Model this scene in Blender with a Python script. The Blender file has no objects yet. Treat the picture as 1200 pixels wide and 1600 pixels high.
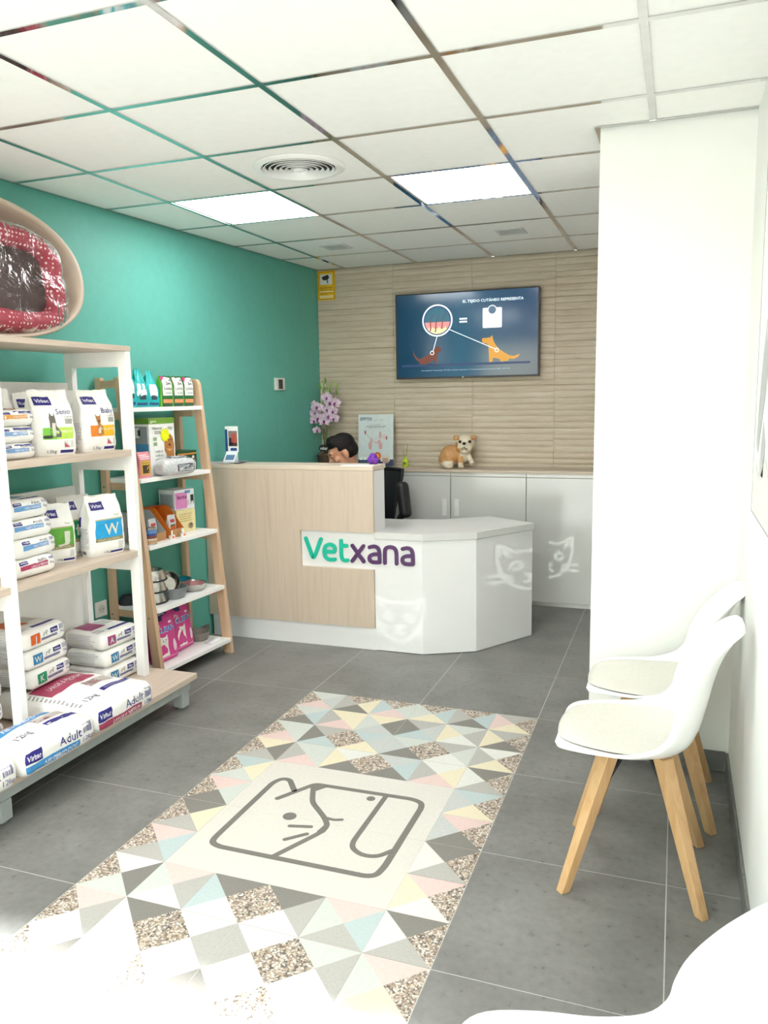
import bpy, bmesh, math, random
from mathutils import Vector, Matrix, noise, Euler

random.seed(7)
PI = math.pi
R = math.radians
sc = bpy.context.scene
C = sc.collection

# ------------------------------------------------------------------ camera
H = 2.573                       # ceiling height
F = 1243.6                      # focal length in pixels of the 1200x1600 frame
cam_d = bpy.data.cameras.new('camera')
cam = bpy.data.objects.new('camera', cam_d)
C.objects.link(cam)
cam_d.sensor_fit = 'VERTICAL'
cam_d.sensor_height = 32.0
cam_d.lens = F * 32.0 / 1600.0
cam_d.clip_start = 0.02
yaw, pitch, roll = -0.352786, -0.142540, -0.016885
f_ = Vector((math.sin(yaw) * math.cos(pitch), math.cos(yaw) * math.cos(pitch), math.sin(pitch)))
r_ = Vector((math.cos(yaw), -math.sin(yaw), 0))
u_ = r_.cross(f_)
r2 = math.cos(roll) * r_ + math.sin(roll) * u_
u2 = -math.sin(roll) * r_ + math.cos(roll) * u_
m = Matrix((r2, u2, -f_)).transposed().to_4x4()
m.translation = Vector((2.8325, 0.0, 1.5456))
cam.matrix_world = m
sc.camera = cam

# ------------------------------------------------------------------ view and light
sc.view_settings.view_transform = 'Standard'
sc.view_settings.look = 'None'
sc.view_settings.gamma = 1.0
sc.view_settings.use_curve_mapping = False
sc.view_settings.exposure = 1.44
sc.cycles.max_bounces = 9
sc.cycles.diffuse_bounces = 6
sc.cycles.glossy_bounces = 4
sc.cycles.transparent_max_bounces = 8
sc.cycles.caustics_reflective = False
sc.cycles.caustics_refractive = False

world = bpy.data.worlds.new('daylight')
sc.world = world
world.use_nodes = True
wn = world.node_tree.nodes
wl = world.node_tree.links
for n in list(wn):
    wn.remove(n)
w_out = wn.new('ShaderNodeOutputWorld')
w_bg = wn.new('ShaderNodeBackground')
w_sky = wn.new('ShaderNodeTexSky')
w_sky.sky_type = 'NISHITA'
w_sky.sun_disc = False
w_sky.sun_elevation = R(40)
w_sky.sun_rotation = R(180)
w_sky.air_density = 1.0
w_sky.dust_density = 2.0
wl.new(w_sky.outputs[0], w_bg.inputs[0])
wl.new(w_bg.outputs[0], w_out.inputs[0])
w_bg.inputs[1].default_value = 0.30

sun_d = bpy.data.lights.new('sun', 'SUN')
sun_d.energy = 22.0
sun_d.angle = R(2.6)
sun_d.color = (1.0, 0.935, 0.985)
sun = bpy.data.objects.new('sun', sun_d)
C.objects.link(sun)
sun_dir = Vector((-0.10, 2.83, -2.41))          # light travels into the room through the shop front
sun.rotation_euler = sun_dir.to_track_quat('-Z', 'Y').to_euler()
sun.location = (2.4, -6, 5)

SF = -1.05                                       # inner face of the shop front
portal_d = bpy.data.lights.new('shop_front_portal', 'AREA')
portal_d.shape = 'RECTANGLE'
portal_d.size = 3.3
portal_d.size_y = 2.35
portal_d.cycles.is_portal = True
portal = bpy.data.objects.new('shop_front_portal', portal_d)
C.objects.link(portal)
portal.location = (1.38, SF - 0.2, 1.18)
portal.rotation_euler = Vector((0, 1, 0)).to_track_quat('-Z', 'Z').to_euler()

# ------------------------------------------------------------------ materials
def lin(c):
    if isinstance(c, str):
        c = c.lstrip('#')
        c = tuple(int(c[i:i + 2], 16) / 255 for i in (0, 2, 4))
    return tuple((x / 12.92 if x <= 0.04045 else ((x + 0.055) / 1.055) ** 2.4) for x in c)

MATS = {}

def base(name, col='#ffffff', rough=0.5, metal=0.0, spec=0.5):
    mt = bpy.data.materials.new(name)
    mt.use_nodes = True
    b = mt.node_tree.nodes['Principled BSDF']
    b.inputs['Base Color'].default_value = lin(col) + (1,)
    b.inputs['Roughness'].default_value = rough
    b.inputs['Metallic'].default_value = metal
    b.inputs['Specular IOR Level'].default_value = spec
    MATS[name] = mt
    return mt, b, mt.node_tree.nodes, mt.node_tree.links

def coords(nodes, links, scale=(1, 1, 1), world_space=True):
    mp = nodes.new('ShaderNodeMapping')
    mp.inputs['Scale'].default_value = scale
    if world_space:
        g = nodes.new('ShaderNodeNewGeometry')
        links.new(g.outputs['Position'], mp.inputs['Vector'])
    else:
        g = nodes.new('ShaderNodeTexCoord')
        links.new(g.outputs['Object'], mp.inputs['Vector'])
    return mp.outputs['Vector']

def ramp(nodes, links, fac, stops, interp='LINEAR'):
    r = nodes.new('ShaderNodeValToRGB')
    r.color_ramp.interpolation = interp
    e = r.color_ramp.elements
    while len(e) < len(stops):
        e.new(0.5)
    for k, (p, c) in enumerate(stops):
        e[k].position = p
        e[k].color = lin(c) + (1,)
    links.new(fac, r.inputs['Fac'])
    return r.outputs['Color']

def noisy(name, c0, c1, scale=(4, 4, 4), nscale=1.0, rough=0.5, detail=4, bump=0.0, spec=0.5,
          metal=0.0, world_space=True, lo=0.3, hi=0.7, distort=0.0):
    mt, b, n, l = base(name, c0, rough, metal, spec)
    v = coords(n, l, scale, world_space)
    t = n.new('ShaderNodeTexNoise')
    t.inputs['Scale'].default_value = nscale
    t.inputs['Detail'].default_value = detail
    t.inputs['Distortion'].default_value = distort
    l.new(v, t.inputs['Vector'])
    l.new(ramp(n, l, t.outputs['Fac'], [(lo, c0), (hi, c1)]), b.inputs['Base Color'])
    if bump:
        bp = n.new('ShaderNodeBump')
        bp.inputs['Strength'].default_value = bump
        bp.inputs['Distance'].default_value = 0.01
        l.new(t.outputs['Fac'], bp.inputs['Height'])
        l.new(bp.outputs['Normal'], b.inputs['Normal'])
    return mt

def flat(col, rough=0.5, metal=0.0, spec=0.4):
    """a plain ink or plastic colour with a faint procedural mottling"""
    key = 'ink_%s_%d_%d' % (col.lstrip('#'), int(rough * 100), int(metal * 100))
    if key in MATS:
        return MATS[key]
    mt, b, n, l = base(key, col, rough, metal, spec)
    t = n.new('ShaderNodeTexNoise')
    t.inputs['Scale'].default_value = 40
    l.new(coords(n, l), t.inputs['Vector'])
    mx = n.new('ShaderNodeMix')
    mx.data_type = 'RGBA'
    mx.blend_type = 'MULTIPLY'
    mx.inputs[6].default_value = lin(col) + (1,)
    l.new(ramp(n, l, t.outputs['Fac'], [(0.3, '#f4f4f4'), (0.7, '#ffffff')]), mx.inputs[7])
    mx.inputs[0].default_value = 1.0
    l.new(mx.outputs[2], b.inputs['Base Color'])
    return mt

def glow(name, col, strength):
    mt, b, n, l = base(name, col, 0.4)
    b.inputs['Emission Color'].default_value = lin(col) + (1,)
    b.inputs['Emission Strength'].default_value = strength
    return mt

M_white = noisy('white_paint', '#f1f1ee', '#ecece8', (2, 2, 2), 1.5, 0.6)
M_teal = noisy('teal_paint', '#5ba899', '#5fad9e', (6, 6, 6), 3, 0.55, bump=0.03)
M_ceil = noisy('ceiling_tile', '#f3f2ef', '#f0efec', (8, 8, 8), 3, 0.75, bump=0.005)
M_floor = None
M_door = noisy('grey_white_lacquer', '#c9cac6', '#c3c4c0', (1, 1, 1), 2, 0.14, spec=0.5)
M_lacquer = noisy('white_lacquer', '#e4e4e4', '#dfdfdf', (1, 1, 1), 2, 0.16, spec=0.5)
M_laminate = noisy('white_laminate', '#efefed', '#e9e9e7', (3, 3, 3), 2, 0.35)
M_plastic = noisy('white_plastic', '#f2f2f0', '#eeeeec', (3, 3, 3), 2, 0.28)
M_pad = noisy('cream_leatherette', '#d0cec4', '#c9c7bd', (30, 30, 30), 3, 0.55, bump=0.03)
M_mirror = noisy('mirror_metal', '#d8d8d8', '#cfcfcf', (8, 8, 8), 3, 0.06, metal=1.0)
M_steel = noisy('steel', '#c9c6c0', '#b9b6b0', (20, 20, 20), 3, 0.16, metal=1.0)
M_greymetal = noisy('grey_painted_metal', '#a5aba9', '#9ba19f', (6, 6, 6), 3, 0.45)
M_black = noisy('black_plastic', '#17171a', '#1f1f22', (20, 20, 20), 4, 0.45)
M_alu = noisy('aluminium_frame', '#8d9092', '#85888a', (6, 6, 6), 3, 0.4, metal=0.4)

def wood(name, dark, light, axis, rough=0.42, scale=7.0, bump=0.05, stretch=14.0):
    s = [stretch, stretch, stretch]
    s['xyz'.index(axis)] = 0.9
    mt, b, n, l = base(name, light, rough)
    v = coords(n, l, tuple(s), axis != 'w')
    t = n.new('ShaderNodeTexNoise')
    t.inputs['Scale'].default_value = scale
    t.inputs['Detail'].default_value = 8
    t.inputs['Distortion'].default_value = 0.6
    l.new(v, t.inputs['Vector'])
    l.new(ramp(n, l, t.outputs['Fac'], [(0.28, dark), (0.52, light), (0.75, dark)]), b.inputs['Base Color'])
    bp = n.new('ShaderNodeBump')
    bp.inputs['Strength'].default_value = bump
    bp.inputs['Distance'].default_value = 0.003
    l.new(t.outputs['Fac'], bp.inputs['Height'])
    l.new(bp.outputs['Normal'], b.inputs['Normal'])
    return mt

M_ash = wood('ash_panel', '#b9a896', '#c4b4a3', 'z', 0.4, 2.0)
M_ash_top = wood('ash_board', '#bcab9b', '#c9b9a9', 'y', 0.45, 2.5)
M_oak = wood('oak_leg', '#b98f60', '#cba578', 'z', 0.42, 1.6)
M_beech = wood('beech_leg', '#bd9c7c', '#cdae90', 'z', 0.5, 1.6)
M_beech_x = wood('beech_rail', '#bb9a7a', '#caab8d', 'x', 0.5, 1.6)
M_cabtop = wood('cabinet_board', '#b3a392', '#c0b1a0', 'x', 0.4, 2.0)

def cement(name):
    mt, b, n, l = base(name, '#808080', 0.42, spec=0.45)
    v = coords(n, l)
    t = n.new('ShaderNodeTexNoise'); t.inputs['Scale'].default_value = 3.0; t.inputs['Detail'].default_value = 10
    t.inputs['Roughness'].default_value = 0.62; l.new(v, t.inputs['Vector'])
    t2 = n.new('ShaderNodeTexNoise'); t2.inputs['Scale'].default_value = 38; t2.inputs['Detail'].default_value = 6
    l.new(v, t2.inputs['Vector'])
    mx = n.new('ShaderNodeMix'); mx.data_type = 'RGBA'; mx.blend_type = 'MULTIPLY'; mx.inputs[0].default_value = 1.0
    l.new(ramp(n, l, t.outputs['Fac'], [(0.3, '#6b6a67'), (0.52, '#7a7976'), (0.75, '#868582')]), mx.inputs[6])
    l.new(ramp(n, l, t2.outputs['Fac'], [(0.24, '#a4a4a2'), (0.36, '#f0f0f0'), (0.7, '#ffffff')]), mx.inputs[7])
    l.new(mx.outputs[2], b.inputs['Base Color'])
    bp = n.new('ShaderNodeBump'); bp.inputs['Strength'].default_value = 0.04; bp.inputs['Distance'].default_value = 0.004
    l.new(t2.outputs['Fac'], bp.inputs['Height']); l.new(bp.outputs['Normal'], b.inputs['Normal'])
    return mt
M_floor = cement('cement_tile')
M_grout = noisy('grout', '#bfbeb8', '#b5b4ae', (30, 30, 30), 4, 0.9)

def terrazzo(name):
    mt, b, n, l = base(name, '#998877', 0.5)
    vo = n.new('ShaderNodeTexVoronoi'); vo.inputs['Scale'].default_value = 165
    l.new(coords(n, l), vo.inputs['Vector'])
    sx = n.new('ShaderNodeSeparateColor'); l.new(vo.outputs['Color'], sx.inputs[0])
    col = ramp(n, l, sx.outputs[0], [(0.0, '#5f5955'), (0.12, '#a08c7b'), (0.34, '#c9bbaa'), (0.55, '#b3a190'),
                                     (0.7, '#dcd7ce'), (0.88, '#8c837d')], 'CONSTANT')
    ed = ramp(n, l, vo.outputs['Distance'], [(0.0, '#ffffff'), (0.55, '#efefef'), (0.8, '#b0aaa0')])
    mx = n.new('ShaderNodeMix'); mx.data_type = 'RGBA'; mx.blend_type = 'MULTIPLY'; mx.inputs[0].default_value = 1.0
    l.new(col, mx.inputs[6]); l.new(ed, mx.inputs[7]); l.new(mx.outputs[2], b.inputs['Base Color'])
    return mt
M_terr = terrazzo('pebble_terrazzo')
def hyd(name, c0, c1, ns=9):
    return noisy(name, c0, c1, (8, 8, 8), ns, 0.62, detail=6)
RUG = {'T': M_terr, 'D': hyd('tile_taupe', '#726f69', '#7d7a74', 22), 'G': hyd('tile_grey', '#a09e98', '#a9a7a1', 14),
       'L': hyd('tile_pale_grey', '#adb0ad', '#b5b8b5'), 'B': hyd('tile_pale_blue', '#a4b2b2', '#acb9b9', 14),
       'P': hyd('tile_pink', '#cab2ac', '#d0b9b3'), 'Y': hyd('tile_cream', '#cec5a9', '#d4cbb0'),
       'W': hyd('tile_white', '#c9c9c2', '#cfcfc8'), 'M': hyd('tile_mint', '#b6bbb4', '#bdc2bb')}
M_emblem_white = hyd('emblem_white', '#c3bfb7', '#c9c5bd')
M_emblem_dark = hyd('emblem_dark', '#66635d', '#706d67', 20)

def stone(name):
    mt, b, n, l = base(name, '#b9ab95', 0.55)
    v = coords(n, l, (1.5, 1.5, 10))
    t = n.new('ShaderNodeTexNoise'); t.inputs['Scale'].default_value = 2.6; t.inputs['Detail'].default_value = 8
    t.inputs['Distortion'].default_value = 0.35; l.new(v, t.inputs['Vector'])
    v2 = coords(n, l, (3, 3, 60))
    t2 = n.new('ShaderNodeTexNoise'); t2.inputs['Scale'].default_value = 3.5; t2.inputs['Detail'].default_value = 6
    l.new(v2, t2.inputs['Vector'])
    mx = n.new('ShaderNodeMix'); mx.data_type = 'RGBA'; mx.blend_type = 'MULTIPLY'; mx.inputs[0].default_value = 1.0
    l.new(ramp(n, l, t.outputs['Fac'], [(0.28, '#bdb09e'), (0.5, '#c6baa8'), (0.72, '#cdc2b2')]), mx.inputs[6])
    l.new(ramp(n, l, t2.outputs['Fac'], [(0.24, '#c6bbaa'), (0.33, '#f3f1ee'), (0.7, '#ffffff')]), mx.inputs[7])
    l.new(mx.outputs[2], b.inputs['Base Color'])
    bp = n.new('ShaderNodeBump'); bp.inputs['Strength'].default_value = 0.15; bp.inputs['Distance'].default_value = 0.003
    l.new(t2.outputs['Fac'], bp.inputs['Height']); l.new(bp.outputs['Normal'], b.inputs['Normal'])
    return mt
M_stone = stone('ribbed_stone')

def thin_glass(name, tint='#f4faf8', refl=0.05):
    mt = bpy.data.materials.new(name); mt.use_nodes = True
    n, l = mt.node_tree.nodes, mt.node_tree.links
    for k in list(n): n.remove(k)
    o = n.new('ShaderNodeOutputMaterial'); mix = n.new('ShaderNodeMixShader')
    tr = n.new('ShaderNodeBsdfTransparent'); gl = n.new('ShaderNodeBsdfGlossy')
    fr = n.new('ShaderNodeFresnel'); fr.inputs[0].default_value = 1.25
    tr.inputs[0].default_value = lin(tint) + (1,); gl.inputs['Roughness'].default_value = 0.02
    l.new(fr.outputs[0], mix.inputs[0]); l.new(tr.outputs[0], mix.inputs[1]); l.new(gl.outputs[0], mix.inputs[2])
    l.new(mix.outputs[0], o.inputs[0])
    MATS[name] = mt
    return mt
M_glass = thin_glass('window_glass')

def wrap_mat():
    mt = bpy.data.materials.new('clear_wrap'); mt.use_nodes = True
    n, l = mt.node_tree.nodes, mt.node_tree.links
    for k in list(n): n.remove(k)
    o = n.new('ShaderNodeOutputMaterial'); mix = n.new('ShaderNodeMixShader')
    tr = n.new('ShaderNodeBsdfTransparent'); gl = n.new('ShaderNodeBsdfGlossy'); gl.inputs['Roughness'].default_value = 0.22
    tr.inputs[0].default_value = (0.97, 0.97, 0.97, 1)
    v = coords(n, l, (1, 1, 1), False)
    t = n.new('ShaderNodeTexNoise'); t.inputs['Scale'].default_value = 9; t.inputs['Detail'].default_value = 3; t.inputs['Distortion'].default_value = 1.5
    l.new(v, t.inputs['Vector'])
    bp = n.new('ShaderNodeBump'); bp.inputs['Strength'].default_value = 0.8; bp.inputs['Distance'].default_value = 0.02
    l.new(t.outputs['Fac'], bp.inputs['Height'])
    l.new(bp.outputs['Normal'], gl.inputs['Normal'])
    fr = n.new('ShaderNodeFresnel'); fr.inputs[0].default_value = 1.13; l.new(bp.outputs['Normal'], fr.inputs['Normal'])
    l.new(fr.outputs[0], mix.inputs[0])
    l.new(tr.outputs[0], mix.inputs[1]); l.new(gl.outputs[0], mix.inputs[2]); l.new(mix.outputs[0], o.inputs[0])
    MATS['clear_wrap'] = mt
    return mt
M_wrap = wrap_mat()

def dots(name, bg, dot, scale):
    mt, b, n, l = base(name, bg, 0.8)
    vo = n.new('ShaderNodeTexVoronoi'); vo.inputs['Scale'].default_value = scale; vo.inputs['Randomness'].default_value = 0.25
    l.new(coords(n, l, (1, 1, 1), False), vo.inputs['Vector'])
    l.new(ramp(n, l, vo.outputs['Distance'], [(0.0, dot), (0.27, bg)], 'CONSTANT'), b.inputs['Base Color'])
    return mt
M_reddot = dots('red_dotted_cloth', '#a5404f', '#e8c8c8', 48)
M_brown = noisy('brown_plush', '#463a38', '#594a47', (30, 30, 30), 5, 0.9, bump=0.3)
M_taupe = noisy('taupe_plastic', '#c5b5a3', '#beae9c', (4, 4, 4), 2, 0.4)

# ------------------------------------------------------------------ mesh helpers
class MB:
    def __init__(self):
        self.v, self.f, self.m = [], [], []
    def add(self, vs, fs, mi=0):
        o = len(self.v)
        self.v += [tuple(p) for p in vs]
        self.f += [tuple(i + o for i in q) for q in fs]
        self.m += [mi] * len(fs)
        return self
    def box(self, x0, x1, y0, y1, z0, z1, mi=0, M=None):
        vs = [(x, y, z) for z in (z0, z1) for y in (y0, y1) for x in (x0, x1)]
        if M: vs = [M @ Vector(p) for p in vs]
        return self.add(vs, [(0, 2, 3, 1), (4, 5, 7, 6), (0, 1, 5, 4), (2, 6, 7, 3), (0, 4, 6, 2), (1, 3, 7, 5)], mi)
    def prism(self, poly, z0, z1, mi=0, M=None):
        n = len(poly)
        a = sum(poly[i][0] * poly[(i + 1) % n][1] - poly[(i + 1) % n][0] * poly[i][1] for i in range(n))
        if a < 0: poly = poly[::-1]
        vs = [(p[0], p[1], z0) for p in poly] + [(p[0], p[1], z1) for p in poly]
        if M: vs = [M @ Vector(p) for p in vs]
        fs = [tuple(range(n))[::-1], tuple(range(n, 2 * n))]
        fs += [(i, (i + 1) % n, (i + 1) % n + n, i + n) for i in range(n)]
        return self.add(vs, fs, mi)
    def tube(self, path, r, n=10, mi=0, closed=False, caps=True):
        P = [Vector(p) for p in path]
        k = len(P)
        rs = r if isinstance(r, (list, tuple)) else [r] * k
        vs, fs = [], []
        up = None
        for i in range(k):
            a = P[i - 1] if (i or closed) else P[0]
            b = P[(i + 1) % k] if (i < k - 1 or closed) else P[k - 1]
            t = (b - a).normalized()
            if up is None:
                up = t.orthogonal().normalized()
            else:
                up = (up - t * up.dot(t))
                up = up.normalized() if up.length > 1e-6 else t.orthogonal().normalized()
            s = t.cross(up)
            for j in range(n):
                a_ = 2 * PI * j / n
                vs.append(P[i] + (up * math.cos(a_) + s * math.sin(a_)) * rs[i])
        for i in range(k if closed else k - 1):
            i2 = (i + 1) % k
            for j in range(n):
                j2 = (j + 1) % n
                fs.append((i * n + j, i * n + j2, i2 * n + j2, i2 * n + j))
        if caps and not closed:
            fs.append(tuple(range(n))[::-1])
            fs.append(tuple((k - 1) * n + j for j in range(n)))
        return self.add(vs, fs, mi)
    def lathe(self, prof, n=28, mi=0, M=None, sx=1.0, sy=1.0, caps=True):
        vs, fs = [], []
        for (r, z) in prof:
            for j in range(n):
                a = 2 * PI * j / n
                vs.append(Vector((r * math.cos(a) * sx, r * math.sin(a) * sy, z)))
        for i in range(len(prof) - 1):
            for j in range(n):
                j2 = (j + 1) % n
                fs.append((i * n + j, i * n + j2, (i + 1) * n + j2, (i + 1) * n + j))
        if caps and prof[0][0] > 1e-5: fs.append(tuple(range(n))[::-1])
        if caps and prof[-1][0] > 1e-5: fs.append(tuple((len(prof) - 1) * n + j for j in range(n)))
        if M: vs = [M @ p for p in vs]
        return self.add(vs, fs, mi)
    def grid(self, fn, nu, nv, mi=0, wrapu=False):
        vs, fs = [], []
        cu = nu if wrapu else nu + 1
        for j in range(nv + 1):
            for i in range(cu):
                vs.append(fn(i / nu, j / nv))
        for j in range(nv):
            for i in range(nu):
                i2 = (i + 1) % cu
                fs.append((j * cu + i, j * cu + i2, (j + 1) * cu + i2, (j + 1) * cu + i))
        return self.add(vs, fs, mi)
    def ball(self, c, r, M=None, n=20, k=12, mi=0):
        rx, ry, rz = r if isinstance(r, (list, tuple)) else (r, r, r)
        c = Vector(c)
        M3 = M if M else Matrix.Identity(3)
        vs, fs = [c + M3 @ Vector((0, 0, -rz))], []
        for i in range(1, k):
            t = -PI / 2 + PI * i / k
            for j in range(n):
                a = 2 * PI * j / n
                vs.append(c + M3 @ Vector((rx * math.cos(t) * math.cos(a), ry * math.cos(t) * math.sin(a), rz * math.sin(t))))
        vs.append(c + M3 @ Vector((0, 0, rz)))
        for j in range(n):
            fs.append((0, 1 + (j + 1) % n, 1 + j))
        for i in range(k - 2):
            for j in range(n):
                a = 1 + i * n
                fs.append((a + j, a + (j + 1) % n, a + n + (j + 1) % n, a + n + j))
        a = 1 + (k - 2) * n
        for j in range(n):
            fs.append((a + j, a + (j + 1) % n, a + n))
        return self.add(vs, fs, mi)
    def capsule(self, p0, p1, r0, r1, n=14, mi=0):
        p0, p1 = Vector(p0), Vector(p1)
        d = (p1 - p0)
        t = d.normalized()
        path, rs = [], []
        for k in range(0, 5):
            a = -PI / 2 + PI / 2 * k / 4
            path.append(p0 + t * r0 * math.sin(a)); rs.append(max(r0 * math.cos(a), r0 * 0.05))
        for k in range(0, 5):
            a = PI / 2 * k / 4
            path.append(p1 + t * r1 * math.sin(a)); rs.append(max(r1 * math.cos(a), r1 * 0.05))
        return self.tube(path, rs, n, mi)
    def mesh(self, name, mats, smooth=False, angle=40):
        me = bpy.data.meshes.new(name)
        me.from_pydata(self.v, [], self.f)
        for mt in mats: me.materials.append(mt)
        me.polygons.foreach_set('material_index', self.m)
        me.update()
        if smooth:
            me.polygons.foreach_set('use_smooth', [True] * len(me.polygons))
            me.set_sharp_from_angle(angle=R(angle))
        return me
    def build(self, name, mats, parent=None, loc=None, rot=None, smooth=False, bevel=0.0, angle=40):
        if not isinstance(mats, (list, tuple)): mats = [mats]
        o = bpy.data.objects.new(name, self.mesh(name, mats, smooth, angle))
        C.objects.link(o)
        if parent: o.parent = parent
        if loc is not None: o.location = loc
        if rot is not None: o.rotation_euler = rot if not isinstance(rot, (int, float)) else (0, 0, rot)
        if bevel:
            b = o.modifiers.new('edge', 'BEVEL'); b.width = bevel; b.segments = 2; b.limit_method = 'ANGLE'; b.angle_limit = R(50)
        return o

def tag(o, label, cat, group=None):
    o['label'] = label
    o['category'] = cat
    if group: o['group'] = group
    return o
def struct(o, label, cat):
    tag(o, label, cat)
    o['kind'] = 'structure'
    return o
def empty(name, loc, rotz=0.0):
    o = bpy.data.objects.new(name, None)
    C.objects.link(o)
    o.empty_display_size = 0.05
    o.location = loc
    o.rotation_euler = (0, 0, rotz)
    return o
def share(src, parent=None, loc=None, name=None):
    o = src.copy()
    C.objects.link(o)
    for k in list(o.keys()):
        del o[k]
    o.parent = parent
    if loc is not None: o.location = loc
    if name: o.name = name
    return o
def copy_tree(o, parent=None):
    c = o.copy(); C.objects.link(c); c.parent = parent
    for ch in list(o.children): copy_tree(ch, c)
    return c

def clip(poly, a, b, c):
    """keep the side a*x+b*y<=c"""
    out = []
    n = len(poly)
    for i in range(n):
        p, q = poly[i], poly[(i + 1) % n]
        dp, dq = a * p[0] + b * p[1] - c, a * q[0] + b * q[1] - c
        if dp <= 0: out.append(p)
        if (dp < 0 < dq) or (dq < 0 < dp):
            t = dp / (dp - dq)
            out.append((p[0] + t * (q[0] - p[0]), p[1] + t * (q[1] - p[1])))
    return out

def smooth_path(pts, it=2, closed=False):
    for _ in range(it):
        q = []
        n = len(pts)
        if not closed: q.append(pts[0])
        for i in range(n if closed else n - 1):
            a, b = pts[i], pts[(i + 1) % n]
            q.append((a[0] * .75 + b[0] * .25, a[1] * .75 + b[1] * .25))
            q.append((a[0] * .25 + b[0] * .75, a[1] * .25 + b[1] * .75))
        if not closed: q.append(pts[-1])
        pts = q
    return pts

def ribbon(pts, w, closed=False, it=2, caps=True):
    P = [Vector(p) for p in smooth_path(list(pts), it, closed)]
    n = len(P)
    vs, fs = [], []
    for i in range(n):
        a = P[i - 1] if (i or closed) else P[0]
        b = P[(i + 1) % n] if (i < n - 1 or closed) else P[n - 1]
        t = (b - a).normalized()
        s = Vector((-t.y, t.x)) * w / 2
        vs += [P[i] + s, P[i] - s]
    for i in range(n if closed else n - 1):
        j = (i + 1) % n
        fs.append((2 * i, 2 * i + 1, 2 * j + 1, 2 * j))
    if caps and not closed:
        for (c, d, ends) in ((P[0], P[0] - P[1], (1, 0)), (P[-1], P[-1] - P[-2], (2 * n - 2, 2 * n - 1))):
            d = d.normalized(); s = Vector((-d.y, d.x))
            ring = [ends[0]]
            k0 = len(vs)
            for k in range(1, 6):
                a = PI * k / 6
                q = c + (s * math.cos(a) + d * math.sin(a)) * w / 2 if ends[0] == 1 else c + (-s * -math.cos(a) + d * math.sin(a)) * w / 2
                vs.append(q); ring.append(k0 + k - 1)
            ring.append(ends[1])
            fs.append(tuple(ring))
    return vs, fs

def disc(c, rx, ry=None, n=24):
    ry = ry or rx
    return [Vector((c[0] + rx * math.cos(2 * PI * k / n), c[1] + ry * math.sin(2 * PI * k / n))) for k in range(n)], [tuple(range(n))]

def extrude2d(mb, vs, fs, fn, h0, h1, mi=0):
    """fn(p2d, h) -> 3d; caps at h1, sides down to h0"""
    n = len(vs)
    V3 = [fn(p, h1) for p in vs] + [fn(p, h0) for p in vs]
    cnt = {}
    for q in fs:
        for i in range(len(q)):
            e = (q[i], q[(i + 1) % len(q)])
            k = (min(e), max(e))
            cnt.setdefault(k, []).append(e)
    F3 = [tuple(q) for q in fs]
    for k, es in cnt.items():
        if len(es) == 1:
            a, b = es[0]
            F3.append((b, a, a + n, b + n))
    mb.add(V3, F3, mi)

_text_cache = {}
def text2d(s, bold=False):
    key = (s, bold)
    if key not in _text_cache:
        cu = bpy.data.curves.new('glyphs', 'FONT')
        cu.body = s; cu.size = 1.0; cu.resolution_u = 2; cu.fill_mode = 'FRONT'
        if bold: cu.offset = 0.018
        o = bpy.data.objects.new('glyphs', cu)
        C.objects.link(o)
        dg = bpy.context.evaluated_depsgraph_get()
        me = bpy.data.meshes.new_from_object(o.evaluated_get(dg))
        vs = [Vector((v.co.x, v.co.y)) for v in me.vertices]
        fs = [tuple(p.vertices) for p in me.polygons]
        bpy.data.objects.remove(o); bpy.data.meshes.remove(me); bpy.data.curves.remove(cu)
        if vs:
            x0 = min(v.x for v in vs); x1 = max(v.x for v in vs)
            vs = [Vector((v.x - x0, v.y)) for v in vs]
            w = x1 - x0
        else: w = 0
        _text_cache[key] = (vs, fs, w)
    return _text_cache[key]

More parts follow.
